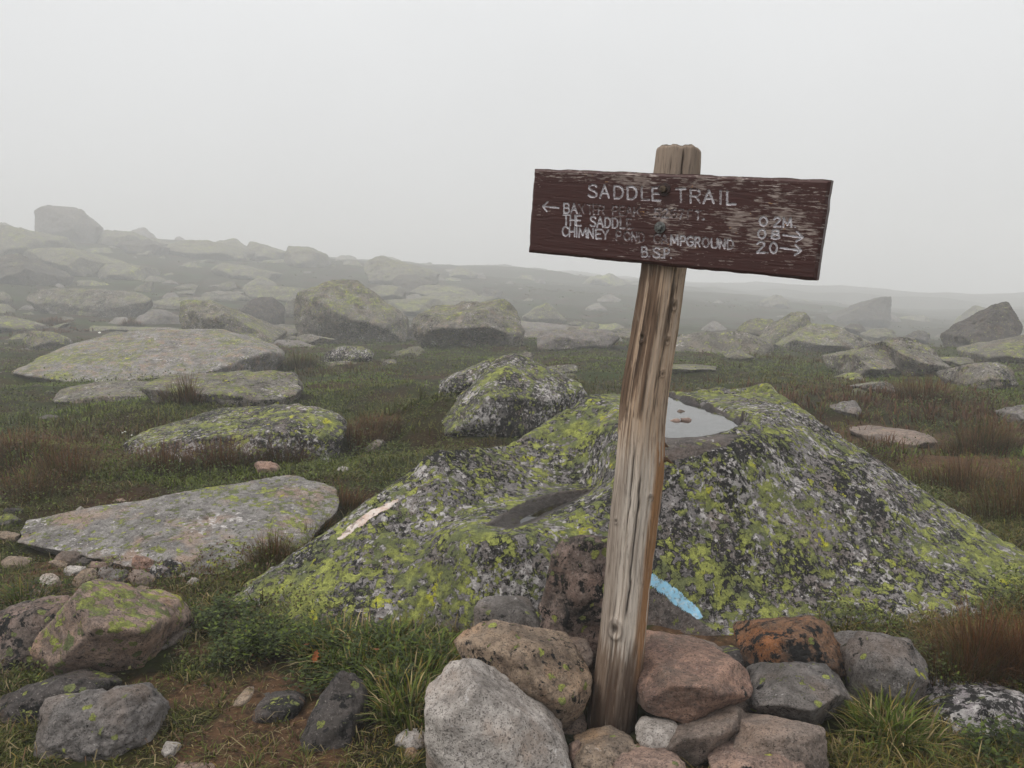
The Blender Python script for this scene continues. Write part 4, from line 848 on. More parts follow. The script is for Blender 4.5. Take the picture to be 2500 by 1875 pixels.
R('stone', 'flat pinkish stone at the bottom edge beside the small white stone', 'pink', Z1, [(850,1690),(860,1640),(900,1572),(980,1560),(1100,1590),(1115,1690)], None, .2, tilt=.8, sub=5)
R('stone', 'smooth oval dark grey stone lying on bare brown soil', 'dark', Z1, [(1250,1400),(1290,1350),(1380,1310),(1480,1308),(1535,1340),(1490,1395),(1400,1435),(1300,1445)], None, .16, tilt=.4, sub=5, p=4)
R('rock', 'tall dark grey stone leaning to the right in the front grass', 'dark', Z1, [(1440,1700),(1530,1530),(1590,1400),(1630,1280),(1680,1200),(1740,1168),(1800,1188),(1850,1250),(1850,1320),(1800,1400),(1740,1500),(1700,1600),(1690,1700)], 2.0, .30, tilt=.7, bulge=.12, sub=6, p=12, amp=.04)
R('pebble', 'pale speckled double pebble left of the big pale pointed stone', 'white', Z2, [(742,1520),(780,1485),(840,1478),(912,1495),(918,1550),(860,1592),(790,1558)], 2.02, .1, sub=5, p=9)
R('pebble', 'yellowish egg-shaped pebble at the bottom edge in front of the pale pebble', 'tan', Z2, [(793,1600),(812,1560),(850,1553),(872,1590),(867,1640),(820,1655)], 1.98, .06, sub=4, p=8)
R('stone', 'dark flat stone at the bottom edge left of the yellowish pebble', 'dark', Z2, [(570,1690),(575,1640),(590,1580),(640,1545),(740,1550),(800,1580),(830,1640),(830,1690)], 2.0, .2, tilt=.7, sub=5)
R('stone', 'half buried grey stone right of the pointed lichen rock', 'grey', Z1, [(715,1040),(740,1000),(820,968),(900,955),(965,968),(910,1015),(820,1055),(740,1085)], None, .25, tilt=.7, sub=5)
R('stone', 'half buried brown stone in the soil above the oval stone', 'tan', Z1, [(1160,1350),(1195,1290),(1260,1268),(1285,1300),(1240,1352)], None, .12, tilt=.8, sub=4)
R('rock', 'large flat pale slab with black spots and yellow lichen left of the boulder', 'slab', Z1, [(128,445),(150,402),(300,390),(420,385),(600,360),(740,325),(900,290),(1050,250),(1200,220),(1380,205),(1460,190),(1540,208),(1650,225),(1695,242),(1690,300),(1700,340),(1660,400),(1560,425),(1480,485),(1380,545),(1300,605),(1250,675),(1100,668),(1000,652),(900,622),(700,565),(560,560),(400,545),(260,538),(150,485)], 3.45, 1.15, tilt=.88, bulge=.05, sub=7, p=24, amp=.03, chips=0, seed=3, base_z=-.15)
PG = 'pile of small stones below the flat pale slab'
for nm, lb, mt, pts in [
 ('stone','grey brown stone at top left of the small stone pile','brown',[(270,600),(310,560),(380,558),(402,600),(372,638),(290,628)]),
 ('stone','round pink stone in the small stone pile','red',[(658,622),(690,585),(740,588),(778,610),(768,652),(720,668),(670,658)]),
 ('stone','speckled grey stone right of the pink stone in the pile','speck',[(745,692),(780,640),(850,605),(922,608),(928,642),(880,684),(790,704)]),
 ('stone','dark grey block left of the pink stone in the pile','grey',[(493,695),(510,650),(570,643),(642,660),(632,714),(560,734),(510,734)]),
 ('stone','tan upright stone at the front of the pile','tan',[(363,724),(390,670),(440,648),(488,645),(482,694),(430,734),(380,748)]),
 ('stone','green lichen covered stone at the top of the pile','mid',[(516,602),(580,578),(642,600),(658,632),(620,650),(560,645)]),
 ('stone','brown stone in front of the pink stone','brown',[(638,694),(680,653),(720,670),(775,712),(742,734),(680,740)]),
 ('stone','white stone at the left end of the pile','white',[(198,724),(215,685),(270,673),(302,700),(282,744),(222,748)]),
 ('stone','pale flat stone left of the tan upright stone','white',[(318,662),(350,633),(432,638),(424,668),(350,690)]),
 ('stone','reddish grey stone under the green lichen stone','pink',[(438,642),(460,612),(532,618),(544,652),(460,660)]),
 ('stone','dark stone between grey brown and green stones in the pile','dark',[(378,624),(420,588),(482,598),(452,640)]),
 ('stone','long pale stone at the upper left of the pile','tan',[(238,612),(280,603),(334,635),(312,650)]),
 ('pebble','white pebble in the grass right of the speckled pile stone','white',[(943,722),(970,693),(1012,700),(1002,728),(960,738)]),
 ('pebble','tan half buried pebble below the brown pile stone','tan',[(678,758),(710,733),(762,745),(742,769)]),
 ('pebble','tiny white pebble touching the pink stone','white',[(768,612),(790,600),(802,615),(780,628)]),
 ('stone','tan stone at the left edge level with the pile','tan',[(-10,614),(40,588),(110,588),(142,620),(102,655),(20,655)]),
 ('stone','tan stone at the left edge beside the slab end','tan',[(-30,500),(0,462),(60,466),(92,490),(60,514)]),
 ('stone','flat grey stone at the left edge above the tan stones','grey',[(-30,432),(-10,380),(60,365),(95,400),(45,436)]),
 ('stone','dark thin stone behind the flat grey left edge stone','dark',[(10,362),(30,342),(95,340),(108,362),(60,376)]),
 ('stone','brown grey stone half in grass below the white pile stone','brown',[(128,805),(150,765),(230,748),(262,782),(222,824)]),
 ('stone','orange pink stone in the turf above the flat pale slab','pink',[(1283,122),(1320,103),(1390,108),(1412,150),(1372,168),(1300,147)]),
 ('pebble','small white stone in the yellow grass left of the boulder','white',[(1703,152),(1735,128),(1768,140),(1752,162)]),
 ('pebble','white chip between speckled stone and slab','white',[(898,687),(940,668),(962,682),(930,692)]),
 ('stone','pinkish grey stone in the moss above the flat slab','pink',[(568,312),(575,300),(620,292),(634,316),(600,324)]),
 ('pebble','white pebble in the moss left of the pinkish grey stone','white',[(383,347),(410,331),(428,355),(402,368)]),
 ('stone','grey stone in the turf right of the orange pink stone','grey',[(1415,82),(1440,62),(1500,66),(1545,84),(1500,100),(1440,98)]),
]:
    R(nm, lb, mt, Z1, pts, sub=4 if nm == 'pebble' else 5, p=11, amp=.05, tilt=.6, group=PG if 'pile' in lb else None)

# ------------------------------------------------------------------ middle distance, left
R('rock', 'long low lichen rock with a red sedge fringe along its foot', 'heavy', MD, [(222,992),(300,938),(400,902),(500,880),(620,868),(690,865),(728,888),(746,925),(742,948),(700,965),(600,985),(500,995),(400,1004),(260,1008)], 5.6, 1.1, tilt=.7, sub=6, p=12, amp=.04, base_z=-.2)
R('rock', 'left half of a low pale slab behind two dark sedge tufts', 'mid', ZA, [(305,1390),(420,1310),(560,1265),(700,1245),(830,1230),(960,1250),(1070,1275),(1080,1390),(900,1396),(600,1396)], None, 1.4, tilt=.9, sub=6, p=14, amp=.04)
R('rock', 'low flat slab with rounded right end behind two dark sedge tufts', 'mid', ZA, [(1030,1290),(1150,1225),(1300,1208),(1400,1202),(1600,1206),(1800,1218),(1955,1225),(2005,1260),(2014,1310),(1955,1385),(1850,1425),(1500,1410),(1300,1400),(1050,1392)], None, 1.3, tilt=.75, sub=6, p=14, amp=.04)
R('boulder', 'broad whale-backed slab of pale rock in the middle left heath', 'slab', ZA, [(75,1185),(200,1120),(300,1080),(420,1020),(560,985),(700,962),(860,945),(1000,900),(1300,880),(1500,890),(1640,960),(1760,1030),(1872,1060),(1875,1100),(1700,1145),(1500,1140),(1200,1150),(1000,1180),(800,1225),(500,1245),(250,1220)], None, 3.2, tilt=.9, bulge=.05, sub=6, p=16, amp=.035)
R('rock', 'thin dark crack-edged ledge above the whale-backed slab', 'mid', ZA, [(590,900),(640,876),(760,878),(850,890),(1000,895),(1080,905),(900,920),(700,915)], None, 1.0, tilt=.8, sub=5)
R('boulder', 'pyramid rock with yellow ridge rising behind the whale-backed slab', 'mid', ZA, [(1205,890),(1208,750),(1300,742),(1440,688),(1520,745),(1640,830),(1750,900),(1835,990),(1700,1000),(1500,960),(1300,930)], None, 2.6, front=[(1440,720,.7),(1500,850,-.25),(1300,800,.0),(1700,960,-.2),(1320,900,-.1)], sub=6, p=18, amp=.035)
R('boulder', 'long flat-topped lichen rock on the left heath', 'mid', ZA, [(162,725),(185,670),(250,642),(400,643),(600,638),(700,632),(900,642),(1000,662),(1034,692),(950,730),(850,765),(700,810),(560,810),(400,780),(250,750)], None, 2.2, sub=6, p=14, amp=.045)
R('rock', 'low rock joining the flat-topped rock to the pyramid rock', 'mid', ZA, [(1000,740),(1040,700),(1200,688),(1430,678),(1446,702),(1300,760),(1210,770),(1100,775)], None, 1.4, tilt=.7, sub=5)
R('rock', 'round-topped rock near left edge by the whale-backed slab', 'mid', ZA, [(145,965),(200,920),(290,903),(380,930),(435,970),(435,1010),(300,1035),(180,1005)], None, .8, sub=5, p=10)
R('rock', 'rounded pale rock cut by the left edge', 'mid', ZA, [(-60,640),(20,635),(60,690),(55,720),(-60,740)], None, .8, sub=5, p=10)
R('rock', 'small tilted pointed rock behind the flat-topped lichen rock', 'far', ZA, [(885,640),(960,590),(1010,563),(1042,580),(1034,625),(980,648)], None, .5, sub=5)
R('rock', 'flat pale strip of rock right of the tilted pointed rock', 'far', ZA, [(1185,645),(1320,628),(1312,658),(1200,662)], None, .7, tilt=.7, sub=4)
R('rock', 'flat pale rock behind the strip rock', 'far', ZA, [(1175,615),(1250,592),(1335,594),(1322,632),(1200,632)], None, .7, tilt=.7, sub=4)
R('rock', 'pale rock showing behind a reddish tussock', 'far', ZA, [(1465,622),(1490,588),(1582,573),(1594,612),(1540,645)], None, .7, sub=4)
R('rock', 'broad flat grey-green slab left of the big dark boulder', 'far', ZA, [(1640,650),(1680,598),(1780,593),(1900,625),(2060,650),(2030,700),(1900,715),(1750,690)], None, 1.6, tilt=.6, sub=5)
R('rock', 'dark low rock at the left foot of the big dark boulder', 'dark', ZA, [(1600,775),(1700,700),(1830,678),(1900,720),(1915,800),(1830,860),(1700,840)], None, 1.2, sub=5)
R('rock', 'pale leaning rock touching the big dark boulder', 'far', ZA, [(1905,770),(1930,715),(1990,690),(2010,740),(1995,810),(1930,815)], None, .6, sub=5)
R('boulder', 'big humped boulder with a dark overhanging lower face', 'mid', ZB, [(50,510),(58,400),(100,330),(180,280),(280,225),(350,210),(420,212),(500,255),(570,320),(650,390),(740,460),(802,520),(818,600),(802,645),(650,630),(450,610),(300,570),(200,540)], None, 2.6, front=[(130,370,.0),(300,455,-.55),(500,525,-.6),(760,575,-.3),(350,250,.7),(480,330,.5),(300,560,.25),(600,620,.25)], sub=6, p=20, amp=.04)
R('boulder', 'wide boulder with a light left top and dark right face', 'mid', ZB, [(855,530),(880,480),(940,440),(1100,425),(1280,400),(1400,372),(1460,368),(1530,410),(1600,480),(1624,560),(1600,625),(1450,665),(1300,685),(1100,665),(950,615),(870,575)], None, 2.4, front=[(1380,395,.6),(1290,450,.0),(1120,570,-.45),(960,570,-.3),(1450,560,-.35),(950,470,.3),(1200,670,.3),(1450,655,.2)], sub=6, p=20, amp=.035)
R('rock', 'flat-topped block right of the wide boulder', 'grey', ZB, [(1685,645),(1700,590),(1730,568),(1900,568),(2100,558),(2200,590),(2284,640),(2200,695),(1950,698),(1700,695)], None, 1.5, sub=5, p=16)
R('rock', 'pale domed rock behind the right end of the wide boulder', 'far', ZB, [(1585,485),(1680,410),(1740,373),(1800,410),(1860,470),(1884,502),(1700,520),(1620,510)], None, 1.2, sub=5)
R('rock', 'small rounded reddish stone behind the flat-topped block', 'far', ZB, [(1895,535),(1925,510),(1970,505),(2005,530),(1990,548),(1920,550)], None, .5, sub=4)
R('rock', 'low humped stone right behind the flat-topped block', 'far', ZB, [(1975,555),(2010,520),(2060,508),(2110,540),(2100,565),(2000,565)], None, .5, sub=4)
R('rock', 'small pale rock in the green below the big humped boulder', 'mid', ZB, [(55,655),(90,605),(130,590),(200,600),(240,620),(315,642),(200,665),(100,670)], None, .8, sub=5)
R('rock', 'small dome rock with white patches in the green turf', 'heavy', ZB, [(235,750),(300,700),(380,673),(490,668),(552,700),(580,742),(480,775),(360,785)], None, .7, sub=5, p=12)
R('stone', 'narrow pale stone below the small dome rock', 'mid', ZB, [(250,795),(300,780),(440,782),(490,800),(400,815),(290,812)], None, .4, tilt=.6, sub=4)
R('stone', 'small stone in grass right of the small dome rock', 'mid', ZB, [(640,795),(680,770),(730,768),(740,795),(690,810)], None, .3, sub=4)
R('rock', 'small rock peeping over the tip of the pyramid boulder', 'mid', ZB, [(1555,738),(1620,716),(1674,730),(1664,760),(1600,760)], None, .5, sub=4)
R('rock', 'small flat rock with lichen right behind the pyramid boulder', 'mid', ZB, [(1745,822),(1850,808),(1962,808),(1970,848),(1880,870),(1780,856)], None, .6, tilt=.6, sub=5)
R('boulder', 'pyramid boulder with lichen ridge just behind the huge boulder', 'heavy', ZB, [(985,1295),(1180,1100),(1330,930),(1415,765),(1495,728),(1580,745),(1820,865),(2010,965),(2040,1010),(1900,1110),(1640,1290),(1400,1305)], 6.5, 1.5, tilt=.5, front=[(1495,745,.7),(1425,900,.15),(1330,1060,-.12),(1180,1220,-.15),(1640,1000,.25),(1830,1060,.2),(1500,1220,-.05)], sub=6, p=20, amp=.03, chips=1, base_z=-.2)
R('rock', 'low lichen shoulder of rock at the left of the pyramid boulder', 'heavy', ZB, [(1020,970),(1060,930),(1150,880),(1240,830),(1340,785),(1430,760),(1440,860),(1300,940),(1120,985)], 7.3, .6, tilt=.6, sub=5, chips=1)
R('stone', 'slim tilted grey green stone in the turf left of the boulder crest', 'mid', ZB, [(525,1385),(560,1340),(620,1308),(655,1313),(625,1362),(560,1395)], None, .2, sub=4)
R('pebble', 'white pebble in the turf beyond the flat pale slab', 'white', ZB, [(336,1512),(370,1488),(424,1494),(414,1524),(370,1530)], None, .1, sub=4)
R('stone', 'pale stone among roots behind the low slab', 'white', ZA, [(1050,1190),(1090,1170),(1150,1162),(1214,1178),(1190,1205),(1100,1212)], None, .35, tilt=.6, sub=4)

# ------------------------------------------------------------------ hillside and skyline in the fog
def low_hit(mp, pts):                                # distance at which the foot of a far rock meets the slope
    q = np.array([mp(p_) for p_ in pts]); k_ = q[:, 1] > q[:, 1].max() - .12 * np.ptp(q[:, 1]) - 1
    return float(min(ghit(q[k_, 0].mean(), q[:, 1].max(), 150.)[1], 155.))
for nm, lb, mt, mp, pts, dep, th_ in [
 ('boulder','huge rounded boulder standing alone on the foggy skyline','grey',ZA,[(248,185),(256,140),(272,90),(300,76),(350,72),(450,77),(540,96),(602,140),(640,200),(636,262),(600,310),(420,310),(262,275)],31,1.2),
 ('rock','grassy grey rock left of the huge skyline boulder','far',ZA,[(-60,260),(0,188),(30,230),(100,238),(240,250),(330,290),(260,360),(100,390),(-60,400)],21,2.5),
 ('boulder','smooth sloping slab below the huge skyline boulder','far',ZA,[(150,395),(250,350),(420,334),(500,370),(600,410),(694,450),(650,500),(560,540),(440,525),(300,450)],18.5,2.2),
 ('boulder','dark block of rock on the far left hillside','dark',ZA,[(-60,440),(50,395),(140,393),(200,440),(274,545),(210,590),(-60,590)],17.5,1.8),
 ('rock','low pale rock right of the smooth sloping slab','far',ZA,[(650,490),(660,470),(760,445),(850,458),(964,510),(945,560),(700,550)],18.5,1.5),
 ('rock','flat skyline rock right of the huge skyline boulder','far',ZA,[(625,280),(680,245),(740,236),(830,248),(905,243),(954,295),(800,330),(640,320)],28,2.5),
 ('rock','dark square-ended skyline rock above red heath','dark',ZA,[(785,330),(800,308),(900,295),(1050,293),(1084,340),(1010,400),(860,380)],25,1.8),
 ('rock','dim skyline hump behind the dark square-ended rock','far',ZA,[(990,300),(1020,275),(1050,280),(1108,320),(1080,350)],40,2),
 ('rock','long pale skyline outcrop in the fog','far',ZA,[(1095,335),(1180,303),(1270,295),(1330,320),(1440,320),(1640,400),(1300,420),(1120,390)],29,3),
 ('rock','flat-topped dim skyline block in the fog','far',ZA,[(1430,330),(1480,300),(1600,298),(1664,330),(1650,400),(1440,390)],33,2.5),
 ('rock','sloping pointed skyline rock in the fog','far',ZA,[(1650,340),(1710,301),(1790,335),(1900,378),(1860,430),(1700,440)],31,2.5),
 ('rock','skyline rock with a small spike on top','far',ZA,[(1905,410),(1930,360),(1957,325),(1990,350),(2080,348),(2175,410),(2165,470),(2000,480)],28,2.5),
 ('rock','pale flat slab on the hillside below the skyline','far',ZA,[(1405,485),(1480,443),(1570,453),(1700,488),(1830,532),(1770,560),(1560,550)],22,2),
 ('rock','small pale rock under the dark square-ended rock','far',ZA,[(915,392),(970,368),(1034,361),(1004,404)],23,.8),
 ('boulder','broad humped skyline boulder above the wide boulder','far',ZB,[(520,130),(560,85),(610,76),(680,95),(800,125),(900,155),(1010,200),(920,280),(700,280),(560,240)],29,3.5),
 ('rock','pale block left of a dark triangular gap','far',ZB,[(560,360),(570,280),(640,255),(760,262),(792,300),(786,345),(680,380),(580,380)],24,2),
 ('rock','pale sloping block right of a dark triangular gap','far',ZB,[(790,350),(830,318),(900,283),(1050,263),(1250,288),(1296,330),(1220,370),(900,375)],26,2),
 ('rock','overhanging rock above a dark triangular gap','dark',ZB,[(690,262),(760,205),(860,198),(960,230),(1080,272),(1000,320),(860,310),(790,335)],27.5,2),
 ('rock','flat pale slab in front of the triangular gap rocks','far',ZB,[(640,400),(660,375),(850,360),(1050,393),(1074,420),(900,475),(750,470)],21,1.8),
 ('rock','long thin slab behind the wide boulder','far',ZB,[(850,345),(900,335),(1100,333),(1400,363),(1280,410),(1080,420)],23,1.8),
 ('rock','dark peaked rock behind the wide boulder','dark',ZB,[(1290,355),(1322,273),(1380,288),(1450,315),(1440,365)],27,1),
 ('rock','faint peaked hump on the middle skyline','far',ZB,[(1090,175),(1110,163),(1152,146),(1200,158),(1300,188),(1250,220),(1100,210)],38,3),
 ('boulder','tilted slab-like rock leaning out to the right over grass','mid',ZC,[(640,405),(740,290),(800,213),(870,198),(932,213),(953,260),(942,295),(850,355),(740,418),(690,422)],None,1.2),
 ('rock','pale pinkish rock behind the leaning slab','far',ZC,[(520,330),(560,250),(700,253),(745,280),(690,370),(620,390)],19,1.2),
 ('boulder','pale triangular rock right of the leaning slab','mid',ZC,[(770,420),(830,348),(940,288),(1050,288),(1200,318),(1290,368),(1324,420),(1290,450),(1000,450),(850,440)],None,1.8),
 ('boulder','tall pointed fin of rock fading into fog on the right','dark',ZC,[(1080,260),(1180,190),(1300,130),(1380,95),(1412,108),(1422,160),(1428,260),(1300,285),(1180,280)],27,1.6),
 ('boulder','faceted pale rock with a flat front on the right heath','mid',ZC,[(1130,520),(1200,458),(1290,428),(1370,418),(1422,450),(1494,530),(1505,590),(1350,592),(1200,572)],None,1.3),
 ('boulder','blocky rock with a dark cleft right of the faceted rock','mid',ZC,[(1368,390),(1430,358),(1490,343),(1532,360),(1600,410),(1682,450),(1733,520),(1755,565),(1640,580),(1500,570),(1460,520),(1400,440)],None,1.3),
 ('boulder','dark jagged rock rising near the right edge','dark',ZC,[(1850,425),(1850,380),(1930,280),(1990,205),(2060,153),(2116,148),(2128,190),(2105,260),(2150,258),(2204,300),(2190,380),(2000,440)],None,1.6),
 ('rock','grey tooth-shaped rock behind the dark jagged rock','far',ZC,[(1870,330),(1880,270),(1942,158),(1992,168),(2000,230),(1990,320)],20,.9),
 ('rock','pale low rock cut by the right edge below the jagged rock','far',ZC,[(1980,460),(2100,398),(2170,358),(2300,330),(2300,520),(2150,500)],13,1.6),
 ('rock','rounded pinkish rock with a green top near the right edge','mid',ZC,[(1895,605),(1888,550),(1930,508),(1990,498),(2040,530),(2112,538),(2162,588),(2184,635),(2050,670),(1930,660)],None,.9),
 ('stone','small pale stone in front of the faceted rock','mid',ZC,[(1115,585),(1170,563),(1244,573),(1240,610),(1160,620)],None,.4),
 ('stone','low greenish stone in the right heath','mid',ZC,[(1245,655),(1310,628),(1372,620),(1434,655),(1470,695),(1380,680)],None,.5),
 ('rock','grey stone just beyond the crest of the huge boulder','grey',ZC,[(1080,800),(1120,750),(1210,733),(1240,790),(1215,825),(1120,820)],None,.35),
 ('rock','low pale stone in the green left of the leaning slab','far',ZC,[(436,475),(470,438),(512,435),(552,460),(606,478),(520,498)],None,.7),
 ('stone','flat pinkish mud-coloured stone in the bare patch on the right','brown',ZC,[(1270,965),(1340,918),(1500,903),(1664,940),(1694,985),(1550,1020),(1350,1000)],None,.6),
 ('rock','flat green and grey stone beside the dark jagged rock','far',ZC,[(1750,500),(1820,468),(1904,478),(1916,520),(1830,532)],None,.8),
 ('stone','thin flat pale stone right of the post above the pool','far',ZC,[(100,545),(250,530),(362,528),(364,552),(200,556)],None,.8),
 ('rock','grey rock cut by the right edge in the red sedge','grey',ZC,[(2150,830),(2170,790),(2212,755),(2300,750),(2300,880),(2180,862)],None,.35),
 ('rock','pale low rock left of the leaning slab','far',ZC,[(465,350),(490,316),(580,318),(626,347),(600,372),(500,365)],None,.9),
 ('rock','dim peaked rock far out on the right plain','far',ZC,[(650,150),(672,128),(720,98),(752,95),(794,130),(810,170),(700,180)],32,1.4),
 ('rock','dark low stone between the fin and the blocky rock','dark',ZC,[(1140,300),(1160,275),(1230,272),(1270,310),(1250,345),(1180,325)],21,.8),
 ('rock','small dark hump behind the blocky rock','dark',ZC,[(1530,375),(1550,320),(1610,308),(1652,340),(1640,395)],19,.7),
 ('rock','pale broken stone left of the blocky rock','far',ZC,[(1270,350),(1300,310),(1380,298),(1446,330),(1440,365),(1330,375)],19,.8),
]:
    fr = ()
    if 'leaning out' in lb: fr = [(830,240,.3),(760,380,.0),(900,270,.25),(850,300,-.15)]
    d_far = low_hit(mp, pts); kf_ = d_far / dep if dep else 1.35
    R(nm, lb, mt, mp, pts, d_far, th_ * kf_, chips=0 if 'rounded boulder' in lb else 4, front=fr, sub=5 if nm == 'rock' or nm == 'stone' else 6, p=20 if nm == 'boulder' and 'rounded boulder' not in lb else 14, amp=.03 if 'rounded boulder' in lb else .045, tilt=.15 if 'rounded boulder' in lb else .5)

# pebbles lying in the rain pool
for lb, px_, s_ in (('thin brown pebble at the back of the rain pool', (148, 797), .020), ('pale pink pebble at the left in the rain pool', (120, 853), .022), ('roundest pink pebble at the right in the rain pool', (185, 850), .024)):
    q = ZC(px_); r_ = ray(*q); t_ = (ZW - CAM_Z) / r_[2]; p_ = CAMV + r_ * t_
    u8 = np.random.default_rng(int(px_[0])).normal(size=(14, 3)); u8 /= np.linalg.norm(u8, axis=1)[:, None]
    Vp, Fc = rock_mesh('pebble', u8 * s_ * np.array([1.3, 1.6, .75]), 4, 10, int(px_[0]), .05, 3)
    link('pebble', mesh_np('pebble', Vp, None, Fc), RM['pink' if 'pink' in lb else 'brown'], loc=(p_[0], p_[1], ZW - .004), label=lb, cat='pebble', group='pebbles in the rain pool')

# ------------------------------------------------------------------ countless further rocks: real copies sharing a few shapes
shapes = []
for k in range(7):
    u8 = rng.normal(size=(16, 3)); u8 /= np.linalg.norm(u8, axis=1)[:, None]
    Vp, Fc = rock_mesh('rock', u8 * np.array([rng.uniform(.8, 1.2), rng.uniform(.7, 1.), rng.uniform(.45, .75)]), 4, 14, 300 + k, .06, 4)
    me = mesh_np('rock', Vp, None, Fc); me.materials.append(RM['far' if k < 5 else 'grey']); shapes.append((me, Vp))
def scatter(n, ylo, yhi, smin, smax, label, group, name, cat, seed, spread=.72, xlim=None, clear=.0, nearw=1.0):
    rs = np.random.default_rng(seed); k = 0; tries = 0
    while k < n and tries < n * 40:
        tries += 1
        y = ylo * (yhi / ylo) ** (rs.random() ** nearw); x = rs.uniform(-spread, spread) * y
        if xlim and not (xlim[0] <= 1106 + 1761 * x / y <= xlim[1]): continue
        s_ = smin * (smax / smin) ** (rs.random() ** 1.7)
        if occ_z(np.array([x]), np.array([y]))[0] > -5: continue
        me, Vp = shapes[rs.integers(len(shapes))]
        o = bpy.data.objects.new(name, me); COL.objects.link(o)
        sc3 = (s_ * rs.uniform(.85, 1.4), s_ * rs.uniform(.8, 1.2), s_ * rs.uniform(.55, 1.0)); rz = rs.uniform(0, 6.28)
        o.scale = sc3; o.rotation_euler = (rs.uniform(-.25, .25), rs.uniform(-.25, .25), rz); z = zg1(x, y) - s_ * .12; o.location = (x, y, z)
        o['label'] = label; o['category'] = cat; o['group'] = group
        W = Vp * np.array(sc3); W = np.stack([W[:, 0] * math.cos(rz) - W[:, 1] * math.sin(rz), W[:, 0] * math.sin(rz) + W[:, 1] * math.cos(rz), W[:, 2]], 1) + np.array([x, y, z])
        occ_add(W); k += 1
scatter(80, 18, 140, .3, 2.0, 'one of the many small grey rocks scattered far out over the foggy right plain', 'far rocks on the right plain', 'rock', 'rock', 5, xlim=(1150, 2260), nearw=.7)
scatter(120, 22, 120, .4, 2.3, 'one of the many small grey rocks scattered over the foggy left hillside', 'far rocks on the left hillside', 'rock', 'rock', 6, xlim=(-40, 1150), nearw=.8)
scatter(34, 90, 162, 1.2, 4.0, 'large dim grey rock on the fogbound crest of the left ridge', 'rocks on the crest of the left ridge', 'rock', 'rock', 14, xlim=(-40, 1500))
scatter(24, 12, 26, .12, .38, 'small grey rock poking out of the heath on the near left hillside', 'small rocks on the near left hillside', 'rock', 'rock', 12, xlim=(-40, 900))
scatter(26, 6.5, 14, .05, .15, 'small pale stone half sunk in the green turf of the middle distance', 'small stones in the turf', 'stone', 'stone', 8)
scatter(34, 2.1, 5.5, .010, .028, 'tiny grey pebble lying in the front turf', 'pebbles in the front turf', 'pebble', 'pebble', 9, xlim=(0, 760))

# ------------------------------------------------------------------ plants
leafm, b, bs, out = new_mat('plant_blade')
tint = b.n('ShaderNodeAttribute', attribute_name='tint').outputs['Color']
b.set(bs, 'Base Color', tint); bs.inputs['Roughness'].default_value = .55; bs.inputs['Specular IOR Level'].default_value = .25
tr = b.n('ShaderNodeBsdfTranslucent', {'Color': tint}); mx = b.n('ShaderNodeMixShader', {'Fac': .25})
b.t.links.new(bs.outputs[0], mx.inputs[1]); b.t.links.new(tr.outputs[0], mx.inputs[2]); b.t.links.new(mx.outputs[0], out.inputs['Surface'])
GREEN, DGREEN, LIME, DRY, STRAW, RED, BROWN, HEATH, OLIVE = [np.array(c_) for c_ in ((.082,.112,.012),(.030,.044,.008),(.17,.19,.03),(.27,.19,.04),(.36,.28,.14),(.150,.058,.022),(.085,.045,.022),(.060,.074,.014),(.105,.096,.020))]

def blades(base, h, w, az, lean, cb, ct_, rs, segs=3, face=None):
    n = len(base); dirv = np.stack([np.cos(az), np.sin(az), np.zeros(n)], 1)
    fa = az + math.pi / 2 if face is None else face
    side = np.stack([np.cos(fa), np.sin(fa), np.zeros(n)], 1)
    S_ = np.array([0, .4, .75, 1.0]) if segs == 3 else np.array([0, .55, 1.0])
    Wd = np.array([.8, 1, .62, 0]) if segs == 3 else np.array([1, .8, 0])
    Vs, Cs = [], []
    for s_, wd in zip(S_, Wd):
        p_ = base + np.array([0, 0, 1.]) * (h * (s_ - .38 * np.minimum(lean, 1.6) * s_ ** 2))[:, None] + dirv * (h * lean * s_ ** 1.8 * .75)[:, None]
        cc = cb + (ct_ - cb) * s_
        if wd > 0:
            Vs += [p_ - side * (w * wd / 2)[:, None], p_ + side * (w * wd / 2)[:, None]]; Cs += [cc, cc]
        else: Vs.append(p_); Cs.append(cc)
    nv_ = len(Vs); Vv = np.stack(Vs, 1).reshape(-1, 3); Cc = np.stack(Cs, 1).reshape(-1, 3); o_ = np.arange(n) * nv_
    q = [np.stack([o_ + 2 * k, o_ + 2 * k + 1, o_ + 2 * k + 3, o_ + 2 * k + 2], 1) for k in range((nv_ - 1) // 2 - 1)]
    t_ = np.stack([o_ + nv_ - 3, o_ + nv_ - 2, o_ + nv_ - 1], 1)
    return Vv, np.concatenate(q), t_, Cc

def free(x, y, margin=.035, hmin=.03):
    z = zg(x, y); ok = occ_z(x, y) < z + hmin; ok &= ~((np.abs(x - .62) < .46) & (y > 2.25) & (y < 2.92))      # no plants in the dark gap between cairn and boulder
    return ok, z

def spread_pts(n, ylo, yhi, pw, rs, sp=.70, add=.35):
    u = rs.random(n); y = (ylo ** (1 - pw) + u * (yhi ** (1 - pw) - ylo ** (1 - pw))) ** (1 / (1 - pw)) if pw != 1 else ylo * (yhi / ylo) ** u
    return rs.uniform(-1, 1, n) * (y * sp + add), y

